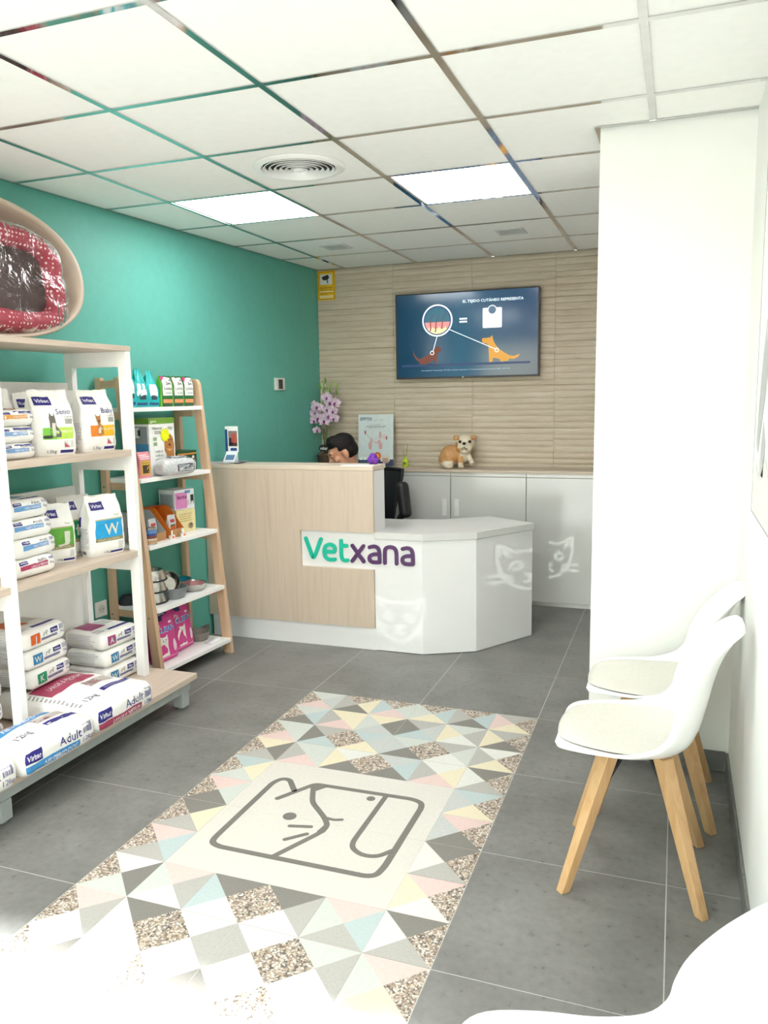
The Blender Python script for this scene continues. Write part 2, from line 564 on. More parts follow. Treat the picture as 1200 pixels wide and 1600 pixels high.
# box-like package: P maps the unit cube surface to local space (front is -Y, width X, height Z from 0)
class Pack:
    def __init__(self, P, half, res=(8, 6, 8)):
        self.P, self.h, self.res = P, half, res
        self.mb = MB()
        self.mats = []
        self.idx = {}
    def ink(self, col, rough=0.45, metal=0.0):
        mt = col if not isinstance(col, str) else flat(col, rough, metal)
        if mt.name not in self.idx:
            self.idx[mt.name] = len(self.mats); self.mats.append(mt)
        return self.idx[mt.name]
    def q(self, face, u, v):
        hx, hy, hz = self.h
        if face == 'F': return Vector((u / hx, -1, v / hz - 1))
        if face == 'T': return Vector((u / hx, v / hy, 1))
        if face == 'L': return Vector((-1, -u / hy, v / hz - 1))
        if face == 'R': return Vector((1, u / hy, v / hz - 1))
    def at(self, face, u, v, off=0.0012):
        e = 0.004
        p = self.P(self.q(face, u, v))
        a = self.P(self.q(face, u + e, v)) - p
        b = self.P(self.q(face, u, v + e)) - p
        n = a.cross(b)
        return p + n.normalized() * off if n.length > 1e-12 else p
    def rect(self, face, u0, u1, v0, v1, col, off=0.0012, skew=0.0):
        nu = max(1, int(abs(u1 - u0) / 0.015)); nv = max(1, int(abs(v1 - v0) / 0.015))
        self.mb.grid(lambda a, b: self.at(face, u0 + (u1 - u0) * a + skew * b, v0 + (v1 - v0) * b, off), nu, nv, self.ink(col))
        return self
    def poly(self, face, pts, col, off=0.0016):
        self.mb.add([self.at(face, p[0], p[1], off) for p in pts], [tuple(range(len(pts)))], self.ink(col)); return self
    def disc(self, face, u, v, ru, rv, col, off=0.0016, n=16):
        vs, fs = disc((u, v), ru, rv, n)
        self.mb.add([self.at(face, p.x, p.y, off) for p in vs], fs, self.ink(col)); return self
    def text(self, face, u, v, h, s, col, width=None, bold=False, off=0.002, align='l', slant=0.0):
        vs, fs, w = text2d(s, bold)
        k = h / 0.72
        kx = k if width is None else width / max(w, 1e-6)
        dx = 0 if align == 'l' else (-w * kx / 2 if align == 'c' else -w * kx)
        self.mb.add([self.at(face, u + dx + p.x * kx + slant * p.y * k, v + p.y * k, off) for p in vs], fs, self.ink(col)); return self
    def lines(self, face, u0, u1, v0, v1, n, col, off=0.0014):
        for i in range(n):
            a = v0 + (v1 - v0) * (i + 0.25) / n
            w = (u1 - u0) * random.uniform(0.7, 1.0)
            self.rect(face, u0, u0 + w, a, a + (v1 - v0) / n * 0.45, col, off)
        return self
    def barcode(self, face, u0, u1, v0, v1, col='#5a5a90'):
        n = 9
        for i in range(n):
            a = u0 + (u1 - u0) * i / n
            self.rect(face, a, a + (u1 - u0) / n * random.uniform(.35, .8), v0, v1, col, 0.0014)
        return self
    def body(self, name, mats, smooth=True, angle=60, extra=None, facemat=None):
        nx, ny, nz = self.res
        bm = bmesh.new()
        vd = {}
        def V(q):
            k = (round(q[0], 4), round(q[1], 4), round(q[2], 4))
            if k not in vd: vd[k] = bm.verts.new(self.P(Vector(q)))
            return vd[k]
        def face_grid(fn, na, nb, mi):
            for i in range(na):
                for j in range(nb):
                    qs = [fn(-1 + 2 * a / na, -1 + 2 * b / nb) for a, b in ((i, j), (i + 1, j), (i + 1, j + 1), (i, j + 1))]
                    try:
                        fc = bm.faces.new([V(t) for t in qs]); fc.material_index = mi; fc.smooth = smooth
                    except ValueError: pass
        fm = facemat or {}
        face_grid(lambda a, b: (a, -1, b), nx, nz, fm.get('F', 0))
        face_grid(lambda a, b: (-a, 1, b), nx, nz, fm.get('B', 0))
        face_grid(lambda a, b: (-1, -a, b), ny, nz, fm.get('L', 0))
        face_grid(lambda a, b: (1, a, b), ny, nz, fm.get('R', 0))
        face_grid(lambda a, b: (a, b, 1), nx, ny, fm.get('T', 0))
        face_grid(lambda a, b: (a, -b, -1), nx, ny, fm.get('D', 0))
        me = bpy.data.meshes.new(name)
        bm.to_mesh(me); bm.free()
        for mt in (mats if isinstance(mats, (list, tuple)) else [mats]): me.materials.append(mt)
        if smooth: me.set_sharp_from_angle(angle=R(angle))
        o = bpy.data.objects.new(name, me)
        C.objects.link(o)
        return o
    def finish(self, name, mats, loc, rotz, label, cat, group=None, smooth=True, facemat=None, tilt=None):
        o = self.body(name, mats, smooth, facemat=facemat)
        o.location = loc
        o.rotation_euler = (tilt[0], tilt[1], rotz) if tilt else (0, 0, rotz)
        if label: tag(o, label, cat, group)
        if self.mb.f:
            self.mb.build('printed_label', self.mats, o)
        return o

def rbox(hx, hy, hz, r=0.012, bulge=0.0, wr=0.0, seed=0, sag=0.0):
    """soft brick lying on its base"""
    def P(q):
        p = Vector((q.x * hx, q.y * hy, q.z * hz))
        i = Vector((max(-hx + r, min(hx - r, p.x)), max(-hy + r, min(hy - r, p.y)), max(-hz + r, min(hz - r, p.z))))
        d = p - i
        if d.length > 1e-9: p = i + d.normalized() * min(r, max(abs(d.x), abs(d.y), abs(d.z)))
        bx, by = 1 - q.x * q.x, 1 - q.y * q.y
        if q.z > 0: p.z += bulge * bx * by * q.z
        p.x += math.copysign(1, q.x) * abs(q.x) ** 3 * bulge * 0.3 * (1 - q.z * q.z)
        if wr:
            s = Vector((q.x * 2.1 + seed * 3.7, q.y * 2.3 + seed, q.z * 1.7))
            w = noise.noise(s * 1.3) * 0.6 + noise.noise(s * 3.1) * 0.4
            w2 = noise.noise(s * 2.2 + Vector((9, 1, 4)))
            k = min(1.0, (q.z + 1) * 1.2)
            p.z += w * wr * k
            p.y += w2 * wr * 0.5
            p.x += w * wr * 0.5
        p.z += hz
        if p.z < 0: p.z = 0
        return p
    return P

def ss(a, b, t):
    t = max(0, min(1, (t - a) / (b - a)))
    return t * t * (3 - 2 * t)

def pouch(hx, hy, hz, top=0.08, wr=0.004, seed=0, shoulder=0.6, lean=0.0, taper=0.0, r=0.35):
    """standing paper or foil bag, pinched flat towards the top seal"""
    def P(q):
        t = (q.z + 1) / 2
        d = hy * (1 - (1 - top) * ss(shoulder, 1.0, t)) * (0.82 + 0.18 * ss(0, .12, t))
        w = hx * (1 - taper * ss(shoulder, 1, t)) * (0.95 + 0.05 * ss(0, .1, t))
        ex = 7.0
        n = max((abs(q.x) ** ex + abs(q.y) ** ex) ** (1 / ex), 1e-6)
        x, y = q.x / n * max(abs(q.x), abs(q.y)), q.y / n * max(abs(q.x), abs(q.y))
        bulge = 1 + 0.12 * (1 - q.x * q.x) * math.sin(PI * min(1, t / 0.95)) * (1 if abs(q.y) > .99 else abs(q.y))
        gus = -0.12 * (1 - q.y * q.y) * ss(.25, .8, t)
        p = Vector((x * w * (1 + gus), y * d * bulge, t * 2 * hz))
        s = Vector((q.x * 1.9 + seed * 5.1, q.y * 1.4 + seed * 2.3, t * 4.0))
        a = noise.noise(s) * 0.6 + noise.noise(s * 2.6) * 0.4
        k = ss(0, .15, t)
        p.y += a * wr * k
        p.x += noise.noise(s * 1.7 + Vector((3, 7, 1))) * wr * 0.8 * k
        p.z += noise.noise(Vector((q.x * 2.2 + seed, q.y, 3.3))) * wr * 1.6 * ss(.8, 1, t)
        p.y += lean * t * t
        return p
    return P

def fuse(parts_mb, voxel, name, it=6, fac=0.5):
    """join overlapping closed shapes into one continuous skin"""
    me = parts_mb.mesh(name, [])
    o = bpy.data.objects.new(name, me); C.objects.link(o)
    rm = o.modifiers.new('r', 'REMESH'); rm.mode = 'VOXEL'; rm.voxel_size = voxel
    sm = o.modifiers.new('s', 'SMOOTH'); sm.iterations = it; sm.factor = fac
    dg = bpy.context.evaluated_depsgraph_get()
    out = bpy.data.meshes.new_from_object(o.evaluated_get(dg))
    bpy.data.objects.remove(o); bpy.data.meshes.remove(me)
    out.name = name
    out.polygons.foreach_set('use_smooth', [True] * len(out.polygons))
    return out

# ================================================================== STRUCTURE
def LW(y): return -0.136 + 0.0656 * (y - 3.015)         # the left wall runs slightly askew to the ceiling grid
YB, XR = 6.055, 3.075
YP0, YP1, XP = 3.378, 3.95, 2.515                        # pier that juts in from the right wall
TILT_L = math.atan(0.0656)
def room_clip(poly):
    poly = clip(poly, -1, 0.0656, 0.136 + 0.0656 * 3.015)
    for a, b, c in ((1, 0, XR), (0, 1, YB), (0, -1, -SF)):
        if poly: poly = clip(poly, a, b, c)
    return poly

# floor: grout bed, then every tile
floor = MB().prism([(LW(SF - .25) - .05, SF - .25), (XR + .1, SF - .25), (XR + .1, YB + .1), (LW(YB) - .05, YB + .1)], -0.06, -0.0007).build('floor', M_grout)
struct(floor, 'grey cement-look tiled floor with a patterned tile carpet', 'floor')
RX, RY = 1.0494, 3.6878
rug_x0, rug_x1, rug_y1 = RX, RX + 1.2, RY
g = 0.0018
full = None
for i in range(-3, 4):
    for j in range(-4, 9):
        x0, x1 = RX + .6 * i, RX + .6 * (i + 1)
        y1, y0 = RY - .6 * j, RY - .6 * (j + 1)
        if 0 <= i < 2 and j >= 0 and y0 > 0.6: continue
        p = room_clip([(x0 + g, y0 + g), (x1 - g, y0 + g), (x1 - g, y1 - g), (x0 + g, y1 - g)])
        if len(p) < 3: continue
        MB().prism(p, -0.008, 0.0).build('floor_tile', M_floor, floor)

# the pattern: N E S W quarters of each 20 cm tile, far row first
PAT = ["MLPT TYDG TMPB TBYM TBDG GTYP", "MBDT YYPG YDLM GLBD MGWY GTDY", "MMPT GTBD BLYT MTDL GMWT WTYG",
       "YDGT MMPG WTDY LBDT WYPG DTGW", "BYMT -- -- -- -- BTYL", "PMDT -- -- -- -- PTDL", "DYGT -- -- -- -- DTGW",
       "PBGT -- -- -- -- PTWY", "WDMT PGWM DTWB DGWT PBGM DTGW", "PGWT DTWW WGWT WTWG MGWT PTYM",
       "WDWT WGWP WDMT MTWD WGWT MTDY", "PGWT DTWW WGWT WTWG MGWT PTYM", "WDMT PGWM DTWB DGWT PBGM DTGW",
       "PBGT WYPG DTGW LBDT WYPG PTWY", "YDGT MMPG WTDY LBDT WYPG DTGW"]
S = 0.2
rug_cache = {}
for r, row in enumerate(PAT):
    for c, code in enumerate(row.split()):
        if code == '--': continue
        if code not in rug_cache:
            a = 0.0006
            mb = MB()
            P = [(a, a, 0), (S - a, a, 0), (S - a, S - a, 0), (a, S - a, 0), (S / 2, S / 2, 0)]
            B = [(x, y, -0.008) for x, y, z in P[:4]]
            mb.add(P + B, [(3, 4, 2)[::1], (2, 4, 1), (1, 4, 0), (0, 4, 3)])
            mb.m = [0, 1, 2, 3]
            mb.f = [(2, 3, 4), (1, 2, 4), (0, 1, 4), (3, 0, 4)]
            mb.add(P + B, [(5, 6, 1, 0), (6, 7, 2, 1), (7, 8, 3, 2), (8, 5, 0, 3)], 0)
            rug_cache[code] = mb.mesh('carpet_tile', [RUG[k] for k in code])
        o = bpy.data.objects.new('carpet_tile', rug_cache[code])
        C.objects.link(o); o.parent = floor
        o.location = (RX + S * c, RY - S * (r + 1), 0)
# emblem slabs and the inlaid line drawing
for k in range(2):
    MB().box(RX + .2 + .0006, RX + 1.0 - .0006, RY - 1.6 + .4 * k + .0006, RY - 1.2 + .4 * k - .0006, -0.008, 0.0).build('emblem_slab', M_emblem_white, floor)
E1 = [(1.446, 2.674), (1.387, 2.751), (1.352, 2.747), (1.334, 2.706), (1.33, 2.271), (1.338, 2.242), (1.374, 2.228), (1.929, 2.229), (1.958, 2.245), (1.967, 2.299), (1.968, 2.705), (1.957, 2.74), (1.917, 2.755), (1.504, 2.748), (1.413, 2.596)]
def round_corners(pts, r=0.03):
    out = [pts[0]]
    for i in range(1, len(pts) - 1):
        p, a, b = Vector(pts[i]), Vector(pts[i - 1]), Vector(pts[i + 1])
        d1, d2 = (a - p), (b - p)
        l1, l2 = min(r, d1.length * .45), min(r, d2.length * .45)
        s, e = p + d1.normalized() * l1, p + d2.normalized() * l2
        for k in range(5):
            t = k / 4
            out.append(tuple((1 - t) ** 2 * s + 2 * t * (1 - t) * p + t * t * e))
    out.append(pts[-1])
    return out
em = MB()
em_h = .0004
up = lambda p, h: Vector((p[0], p[1], h))
for pts, w, rr in ((E1, .024, .02), ([(1.504, 2.73), (1.554, 2.612), (1.647, 2.522), (1.681, 2.476), (1.678, 2.427), (1.587, 2.238)], .022, .03),
                   ([(1.647, 2.522), (1.687, 2.517), (1.714, 2.528)], .016, .01), ([(1.551, 2.428), (1.626, 2.447)], .018, .01),
                   ([(1.575, 2.341), (1.633, 2.398)], .018, .01),
                   ([(1.81, 2.745), (1.81, 2.4), (1.824, 2.364), (1.87, 2.336), (1.924, 2.344), (1.96, 2.395)], .02, .03)):
    em_h += .00012
    vs, fs = ribbon(round_corners(pts, rr), w, it=0)
    extrude2d(em, vs, fs, up, -0.001, em_h)
for c, r in (((1.519, 2.489), .026), ((1.761, 2.708), .017)):
    em_h += .00012
    vs, fs = disc(c, r); extrude2d(em, vs, fs, up, -0.001, em_h)
for poly in ([(1.661, 2.425), (1.668, 2.47), (1.676, 2.486), (1.691, 2.455), (1.69, 2.43), (1.68, 2.41)], [(1.493, 2.736), (1.563, 2.745), (1.526, 2.69)]):
    em_h += .00012
    extrude2d(em, [Vector(p) for p in poly], [tuple(range(len(poly)))], up, -0.001, em_h)
em.build('emblem_drawing', M_emblem_dark, floor)

# walls
wl_ = MB().prism([(LW(SF - .25), SF - .25), (LW(YB + .02), YB + .02), (LW(YB + .02) - .14, YB + .02), (LW(SF - .25) - .14, SF - .25)], -0.05, H + .05).build('wall_left', M_teal)
struct(wl_, 'teal painted wall behind the shelves', 'wall')
wr_ = MB().box(XR, XR + .14, SF - .25, YB + .02, -0.05, H + .05).build('wall_right', M_white)
struct(wr_, 'white wall behind the waiting chairs', 'wall')
wp_ = MB().box(XP, XR, YP0, YP1, -0.002, H).build('wall_pier', M_white)
struct(wp_, 'white painted pier jutting into the room on the right', 'wall')
wb_ = MB().box(LW(YB) - .14, XR + .14, YB + .012, YB + .15, -0.05, H + .05).build('wall_back', M_grout)
struct(wb_, 'beige ribbed stone-look tiled wall behind the reception', 'wall')
xs = [LW(YB), 0.711, 1.345, 1.968, 2.602, XR]
zs = [H - .318 * k for k in range(9)][::-1]
zs = [0.0] + [z for z in zs if z > 0.02]
rnd = random.Random(3)
for a in range(len(xs) - 1):
    for b in range(len(zs) - 1):
        x0, x1, z0, z1 = xs[a] + .0008, xs[a + 1] - .0008, zs[b] + .0006, zs[b + 1] - .0006
        n = max(2, int(round((z1 - z0) / .046)))
        cuts = [z0 + (z1 - z0) * k / n + (rnd.uniform(-.006, .006) if 0 < k < n else 0) for k in range(n + 1)]
        prof = []
        for k in range(n):
            d = rnd.uniform(0.0, 0.004)
            lo, hi = cuts[k], cuts[k + 1]
            for t, dd in ((0, 0.0015), (.10, .0055), (.45, .0085), (.8, .007), (.97, .003)):
                prof.append((lo + (hi - lo) * t, YB - (dd - d * .5) - .001))
        prof.append((z1, YB - .001))
        vs, fs = [], []
        for (z, y) in prof:
            vs += [(x0, y, z), (x1, y, z)]
        for k in range(len(prof) - 1):
            fs.append((2 * k, 2 * k + 1, 2 * k + 3, 2 * k + 2))
        nb = len(vs)
        vs += [(x0, YB + .011, z0), (x1, YB + .011, z0), (x0, YB + .011, z1), (x1, YB + .011, z1)]
        L = len(prof) - 1
        fs += [(nb, nb + 1, 1, 0), (2 * L, 2 * L + 1, nb + 3, nb + 2), tuple([nb + 2, nb] + [2 * k for k in range(L + 1)]),
               tuple([nb + 1, nb + 3] + [2 * k + 1 for k in range(L, -1, -1)])]
        mb = MB(); mb.add(vs, fs)
        mb.build('wall_tile', M_stone, wb_)
# skirting
sk = MB()
sk.prism([(LW(4.4) + .001, 4.4), (LW(4.4) + .012, 4.4), (LW(SF) + .012, SF), (LW(SF) + .001, SF)], 0, .085)
struct(sk.build('baseboard_left', M_floor), 'grey tile skirting along the teal wall', 'baseboard')
br = None
for k, (a, b) in enumerate(((SF, -.52), (-.517, .08), (.083, .68), (.683, 1.28), (1.283, 1.88), (1.883, 2.48), (2.483, 3.08), (3.083, YP0 - .012))):
    o = MB().box(XR - .010, XR - .0005, a, b, 0, .085).build('skirting_tile', M_floor, br, bevel=.001)
    if br is None:
        o.name = 'baseboard_right'; br = o; struct(o, 'grey tile skirting along the white right wall', 'baseboard')
struct(MB().box(XP + .002, XR - .011, YP0 - .010, YP0 - .0005, 0, .085).build('baseboard_pier', M_floor, bevel=.001), 'grey tile skirting at the foot of the white pier', 'baseboard')

# ceiling: tiles and mirror-finish grid bars
GX, GY = 0.30903, 1.8862
ceil = MB().prism([(LW(SF - .25) - .14, SF - .25), (XR + .14, SF - .25), (XR + .14, YB + .15), (LW(YB) - .14, YB + .15)], H + .03, H + .12).build('ceiling', M_ceil)
struct(ceil, 'white suspended tile ceiling with mirror-finish grid bars', 'ceiling')
LED = {(0, 3), (2, 3), (0, -1), (2, -1), (1, -3)}
for i in range(-2, 5):
    for j in range(-5, 7):
        if (i, j) in LED: continue
        x0, x1, y0, y1 = GX + .6 * i, GX + .6 * (i + 1), GY + .6 * j, GY + .6 * (j + 1)
        p = room_clip([(x0 + .003, y0 + .003), (x1 - .003, y0 + .003), (x1 - .003, y1 - .003), (x0 + .003, y1 - .003)])
        if len(p) < 3: continue
        MB().prism(p, H, H + .014).build('ceiling_tile', M_ceil, ceil)
for i in range(0, 5):
    x = GX + .6 * i
    MB().box(x - .012, x + .012, SF, YB - .01, H - .0042, H - .0006).build('grid_bar', M_mirror, ceil)
for j in range(-4, 7):
    y = GY + .6 * j
    MB().box(LW(y) + .002, XR - .002, y - .012, y + .012, H - .0036, H - .0002).build('grid_bar', M_mirror, ceil)
t1 = MB().prism([(LW(SF) + .001, SF), (LW(SF) + .02, SF), (LW(YB) + .02, YB - .012), (LW(YB) + .001, YB - .012)], H - .0048, H - .001).build('trim_1', M_mirror)
struct(t1, 'mirror-finish edge angle where teal wall meets ceiling', 'trim')
t2 = MB().box(XP - .02, XP - .001, YP0 - .001, YP1, H - .0048, H - .001).box(XP - .02, XR - .001, YP0 - .02, YP0 - .001, H - .0048, H - .001).build('trim_2', M_mirror)
struct(t2, 'mirror-finish edge angle around the head of the white pier', 'trim')
t3 = MB().box(LW(YB) + .022, XR - .002, YB - .028, YB - .013, H - .0048, H - .001).build('trim_3', M_mirror)
struct(t3, 'mirror-finish edge angle where ribbed wall meets ceiling', 'trim')

# shop front behind the camera: piers, header, aluminium frames, panes
XL = LW(SF)
sf = MB().box(XL - .14, XR + .14, SF - .2, SF - .002, 2.42, H + .12)
sf.box(XL - .14, XL + .12, SF - .2, SF - .002, -.05, 2.42).box(2.98, XR + .14, SF - .2, SF - .002, -.05, 2.42)
struct(sf.build('wall_front', M_white), 'white shop-front wall around the entrance glazing', 'wall')
panes = [(XL + .12, .80, 0.0), (.80, 2.22, 0.0), (2.22, 2.98, 0.0)]
for k, (a, b, z0) in enumerate(panes):
    w_ = MB()
    w_.box(a + .001, a + .045, SF - .13, SF - .08, z0, 2.42).box(b - .045, b - .001, SF - .13, SF - .08, z0, 2.42)
    w_.box(a + .045, b - .045, SF - .13, SF - .08, 2.375, 2.419).box(a + .045, b - .045, SF - .13, SF - .08, z0, z0 + .06)
    if k != 1: w_.box(a + .045, b - .045, SF - .13, SF - .08, 1.0, 1.04)
    o = w_.build('window_%d' % (k + 1), M_alu, bevel=.002)
    struct(o, ['tall glazed side light of the shop front by the teal wall', 'wide glazed entrance of the shop front', 'tall glazed side light of the shop front by the chairs'][k], 'window')
    MB().box(a + .045, b - .045, SF - .108, SF - .102, z0 + .06, 2.375).build('pane', M_glass, o)
# frosted film squares with cut-out cat faces on the entrance glass
import numpy as np
def cat_lines():
    L = [[(-.95, .30), (-.92, .95), (-.45, .66), (0, .70), (.45, .66), (.92, .95), (.95, .30), (.80, -.25), (.45, -.62), (0, -.78), (-.45, -.62), (-.80, -.25), (-.95, .30)],
         [(-1.15, -.16), (-.55, -.24)], [(-1.15, -.44), (-.55, -.40)], [(1.15, -.16), (.55, -.24)], [(1.15, -.44), (.55, -.40)], [(-.8, .72), (-.62, .5)], [(.8, .72), (.62, .5)], [(-.14, -.2), (.14, -.2), (0, -.34), (-.14, -.2)], [(-.2, -.5), (0, -.42), (.2, -.5)]]
    for sx in (-1, 1):
        L.append([(sx * .42 + .15 * math.cos(2 * PI * k / 14), .14 + .15 * math.sin(2 * PI * k / 14)) for k in range(15)])
    return L
def film(cx, cz, hw, half, name_parent):
    n = int(2 * half / .005)
    g_ = (np.arange(n) + .5) / n * 2 * half - half
    X, Z = np.meshgrid(g_, g_)
    D = np.full(X.shape, 9.0)
    for L in cat_lines():
        for (a, b) in zip(L[:-1], L[1:]):
            ax, az, bx, bz = a[0] * hw, a[1] * hw, b[0] * hw, b[1] * hw
            dx, dz = bx - ax, bz - az
            t_ = np.clip(((X - ax) * dx + (Z - az) * dz) / max(dx * dx + dz * dz, 1e-9), 0, 1)
            D = np.minimum(D, np.hypot(X - ax - t_ * dx, Z - az - t_ * dz))
    mb = MB()
    y = SF - .100
    st = 2 * half / n
    vid = {}
    def V(i, j):
        if (i, j) not in vid:
            vid[(i, j)] = len(mb.v); mb.v.append((cx - half + i * st, y, cz - half + j * st))
        return vid[(i, j)]
    for j in range(n):
        for i in range(n):
            if D[j, i] > .0065:
                mb.f.append((V(i, j), V(i + 1, j), V(i + 1, j + 1), V(i, j + 1))); mb.m.append(0)
    return mb.build('frosted_film', flat('#dfe4e4', .6), name_parent)
glare_at = Vector((2.0, -21.0, 3.42))
for (tx, ty, tz, pw_) in ((1.985, 5.02, .445, 6500), (1.285, 4.438, .20, 2600)):
    k = (SF - .1 - glare_at.y) / (ty - glare_at.y)
    c = glare_at + (Vector((tx, ty, tz)) - glare_at) * k
    film(c.x, c.z, .132, .215, bpy.data.objects['window_2'])
    sd = bpy.data.lights.new('street_glare', 'SPOT'); sd.energy = pw_; sd.spot_size = R(1.15); sd.spot_blend = .15; sd.shadow_soft_size = .03; sd.color = (1, .96, .93)
    so = bpy.data.objects.new('street_glare', sd); C.objects.link(so); so.location = glare_at      # sun glinting off a window across the street
    so.rotation_euler = (c - glare_at).to_track_quat('-Z', 'Y').to_euler()
# pavement outside
pv = MB().box(-12, 16, -14, SF - .255, -.12, -.02).build('pavement', noisy('pavement', '#b5b0a8', '#a7a29a', (3, 3, 3), 2, .8))
struct(pv, 'pale street pavement outside the shop front', 'pavement')

# ================================================================== CEILING FITTINGS
M_led = glow('led_diffuser', '#fffbfc', 6.5)
for (i, j), lab in (((0, 3), 'square lit ceiling panel nearest the teal wall'), ((2, 3), 'square lit ceiling panel in front of the television'),
                    ((0, -1), 'square lit ceiling panel above the camera, teal wall side'), ((2, -1), 'square lit ceiling panel above the camera, chair side'),
                    ((1, -3), 'square lit ceiling panel nearest the shop front')):
    x, y = GX + .6 * i + .3, GY + .6 * j + .3
    t = empty('ceiling_light', (x, y, H + .012)); tag(t, lab, 'ceiling light', 'square lit ceiling panels')
    fr = MB()
    for s in (-1, 1):
        fr.box(s * .2865 - .008, s * .2865 + .008, -.2945, .2945, -.011, .012).box(-.2785, .2785, s * .2865 - .008, s * .2865 + .008, -.011, .012)
    fr.build('frame', M_plastic, t)
    MB().box(-.2785, .2785, -.2785, .2785, -.006, .008).build('diffuser', M_led, t)
# round diffuser
vx, vy = GX + .9, GY + 1.5
t = empty('air_diffuser', (vx, vy, H)); tag(t, 'round white air diffuser of concentric rings in the ceiling', 'air vent')
MB().lathe([(.165, -.001), (.205, -.001), (.207, -.004), (.195, -.010), (.172, -.014), (.165, -.006)][::-1], 48, caps=False).build('flange', M_plastic, t, smooth=True)
MB().lathe([(.160, .0), (.160, -.0015), (0.0, -.0015)], 48).build('dark_throat', flat('#3a3a3a', .7), t)
for k in range(6):
    r0 = .030 + .0235 * k
    MB().lathe([(r0 + .0125, -.0175 + .0009 * k), (r0 + .003, -.0030), (r0 + .0015, -.0042), (r0 + .0100, -.0188 + .0009 * k), (r0 + .0125, -.0175 + .0009 * k)], 44, caps=False).build('cone_ring', M_plastic, t, smooth=True)
MB().lathe([(0, -.021), (.016, -.020), (.026, -.015), (.0, -.002)], 28).build('centre_cap', M_plastic, t, smooth=True)
for (i, lab) in ((0, 'small square ceiling grille nearest the teal wall'), (2, 'small square ceiling grille above the television')):
    x, y = GX + .6 * i + .3, GY + 3.3
    t = empty('ceiling_grille', (x, y, H)); tag(t, lab, 'air vent', 'small square ceiling grilles')
    fr = MB()
    for s in (-1, 1):
        fr.box(s * .077 - .011, s * .077 + .011, -.088, .088, -.007, -.0006).box(-.066, .066, s * .077 - .011, s * .077 + .011, -.007, -.0006)
    fr.build('frame', flat('#cfd2d0', .5), t, bevel=.001)
    MB().box(-.066, .066, -.066, .066, -.002, -.0007).build('backing', flat('#6f7270', .6), t)
    for k in range(5):
        yy = -.052 + .026 * k
        MB().box(-.066, .066, yy - .0045, yy + .0045, -.006, -.003).build('slat', flat('#bfc2c0', .5), t)

# ================================================================== RECEPTION COUNTER
t = empty('reception_counter', (0, 0, 0)); tag(t, 'white reception counter with pale wood panel, raised shelf and angled low end', 'counter')
CX = LW(4.45) + .004
body = MB().box(CX + .012, 1.135, 4.44, 4.625, 0, 1.114).build('raised_body', M_lacquer, t, bevel=.0015)
MB().box(CX + .016, 1.139, 4.418, 4.64, 1.115, 1.141).build('raised_top', wood('ash_counter_top', '#c5b5a4', '#d0c2b1', 'x', .4, 2.0), t, bevel=.0015)
poly = [(CX, .145), (1.132, .145), (1.132, .509), (.645, .509), (.645, .738), (1.137, .738), (1.137, 1.1145), (CX, 1.1145)]
mb = MB()
vs = [Vector(p) for p in poly]
extrude2d(mb, vs, [(0, 1, 2, 3), (0, 3, 4, 7), (4, 5, 6, 7)], lambda p, h: Vector((p[0], h, p[1])), 4.4395, 4.419)
mb.build('wood_panel', M_ash, t)
pts = [(1.1355, 4.438), (1.435, 4.438), (1.728, 4.590), (1.990, 5.022), (1.664, 5.225)]
for k in range(len(pts) - 1):
    a, b = Vector(pts[k]), Vector(pts[k + 1])
    nrm = Vector(((b - a).y, -(b - a).x)).normalized()
    q = [a, b, b - nrm * .02, a - nrm * .02]
    if 0 < k: q[3] = a - nrm * .02 + (b - a).normalized() * .008
    if k < 3: q[2] = b - nrm * .02 - (b - a).normalized() * .008
    MB().prism([tuple(p) for p in q], 0.004, .698).build('low_panel', M_lacquer, t)
top = [(1.136, 4.43), (1.437, 4.43), (1.734, 4.584), (2.0, 5.022), (1.664, 5.242), (1.39, 5.03), (1.136, 4.975), (CX + .05, 4.96), (CX + .03, 4.627), (1.136, 4.627)]
MB().prism(top, .7, .741).build('low_top', noisy('pale_grey_laminate', '#cfcfcd', '#c9c9c7', (3, 3, 3), 2, .3), t, bevel=.0015)
MB().box(CX + .05, CX + .07, 4.63, 4.95, 0, .699).build('inner_leg_panel', M_laminate, t)
# raised lettering on the white field
LET = [('V', [[(.676, .684), (.720, .566), (.731, .566), (.780, .684)]], 0),
       ('e', [[(.803, .607), (.868, .607)], [(.868, .607), (.874, .625), (.868, .645), (.838, .655), (.808, .642), (.798, .606), (.806, .572), (.832, .556), (.872, .560)]], 0),
       ('t', [[(.915, .680), (.915, .582), (.923, .562), (.94, .556), (.957, .559)], [(.915, .649), (.953, .649)]], 0),
       ('x', [[(.990, .653), (1.063, .557)], [(1.063, .653), (.988, .557)]], 1),
       ('a', [[(1.103, .648), (1.133, .656), (1.158, .648), (1.167, .622), (1.167, .558)], [(1.167, .608), (1.126, .606), (1.102, .594), (1.1, .57), (1.118, .556), (1.167, .558)]], 1),
       ('n', [[(1.201, .556), (1.201, .638), (1.215, .652), (1.240, .657), (1.264, .650), (1.276, .630), (1.276, .556)]], 1),
       ('a', [[(1.315, .648), (1.345, .656), (1.370, .648), (1.379, .622), (1.379, .558)], [(1.379, .608), (1.338, .606), (1.314, .594), (1.312, .57), (1.330, .556), (1.379, .558)]], 1)]
for nm, strokes, k in LET:
    mb = MB()
    for si, s in enumerate(strokes):
        vs, fs = ribbon(round_corners(s, .03), .0235, it=0)
        extrude2d(mb, vs, fs, lambda p, h: Vector((p[0], h, p[1])), 4.4375, 4.428 - .0006 * si)
    o = mb.build('letter', flat('#17b79a', .3) if k == 0 else flat('#53305f', .3), t)

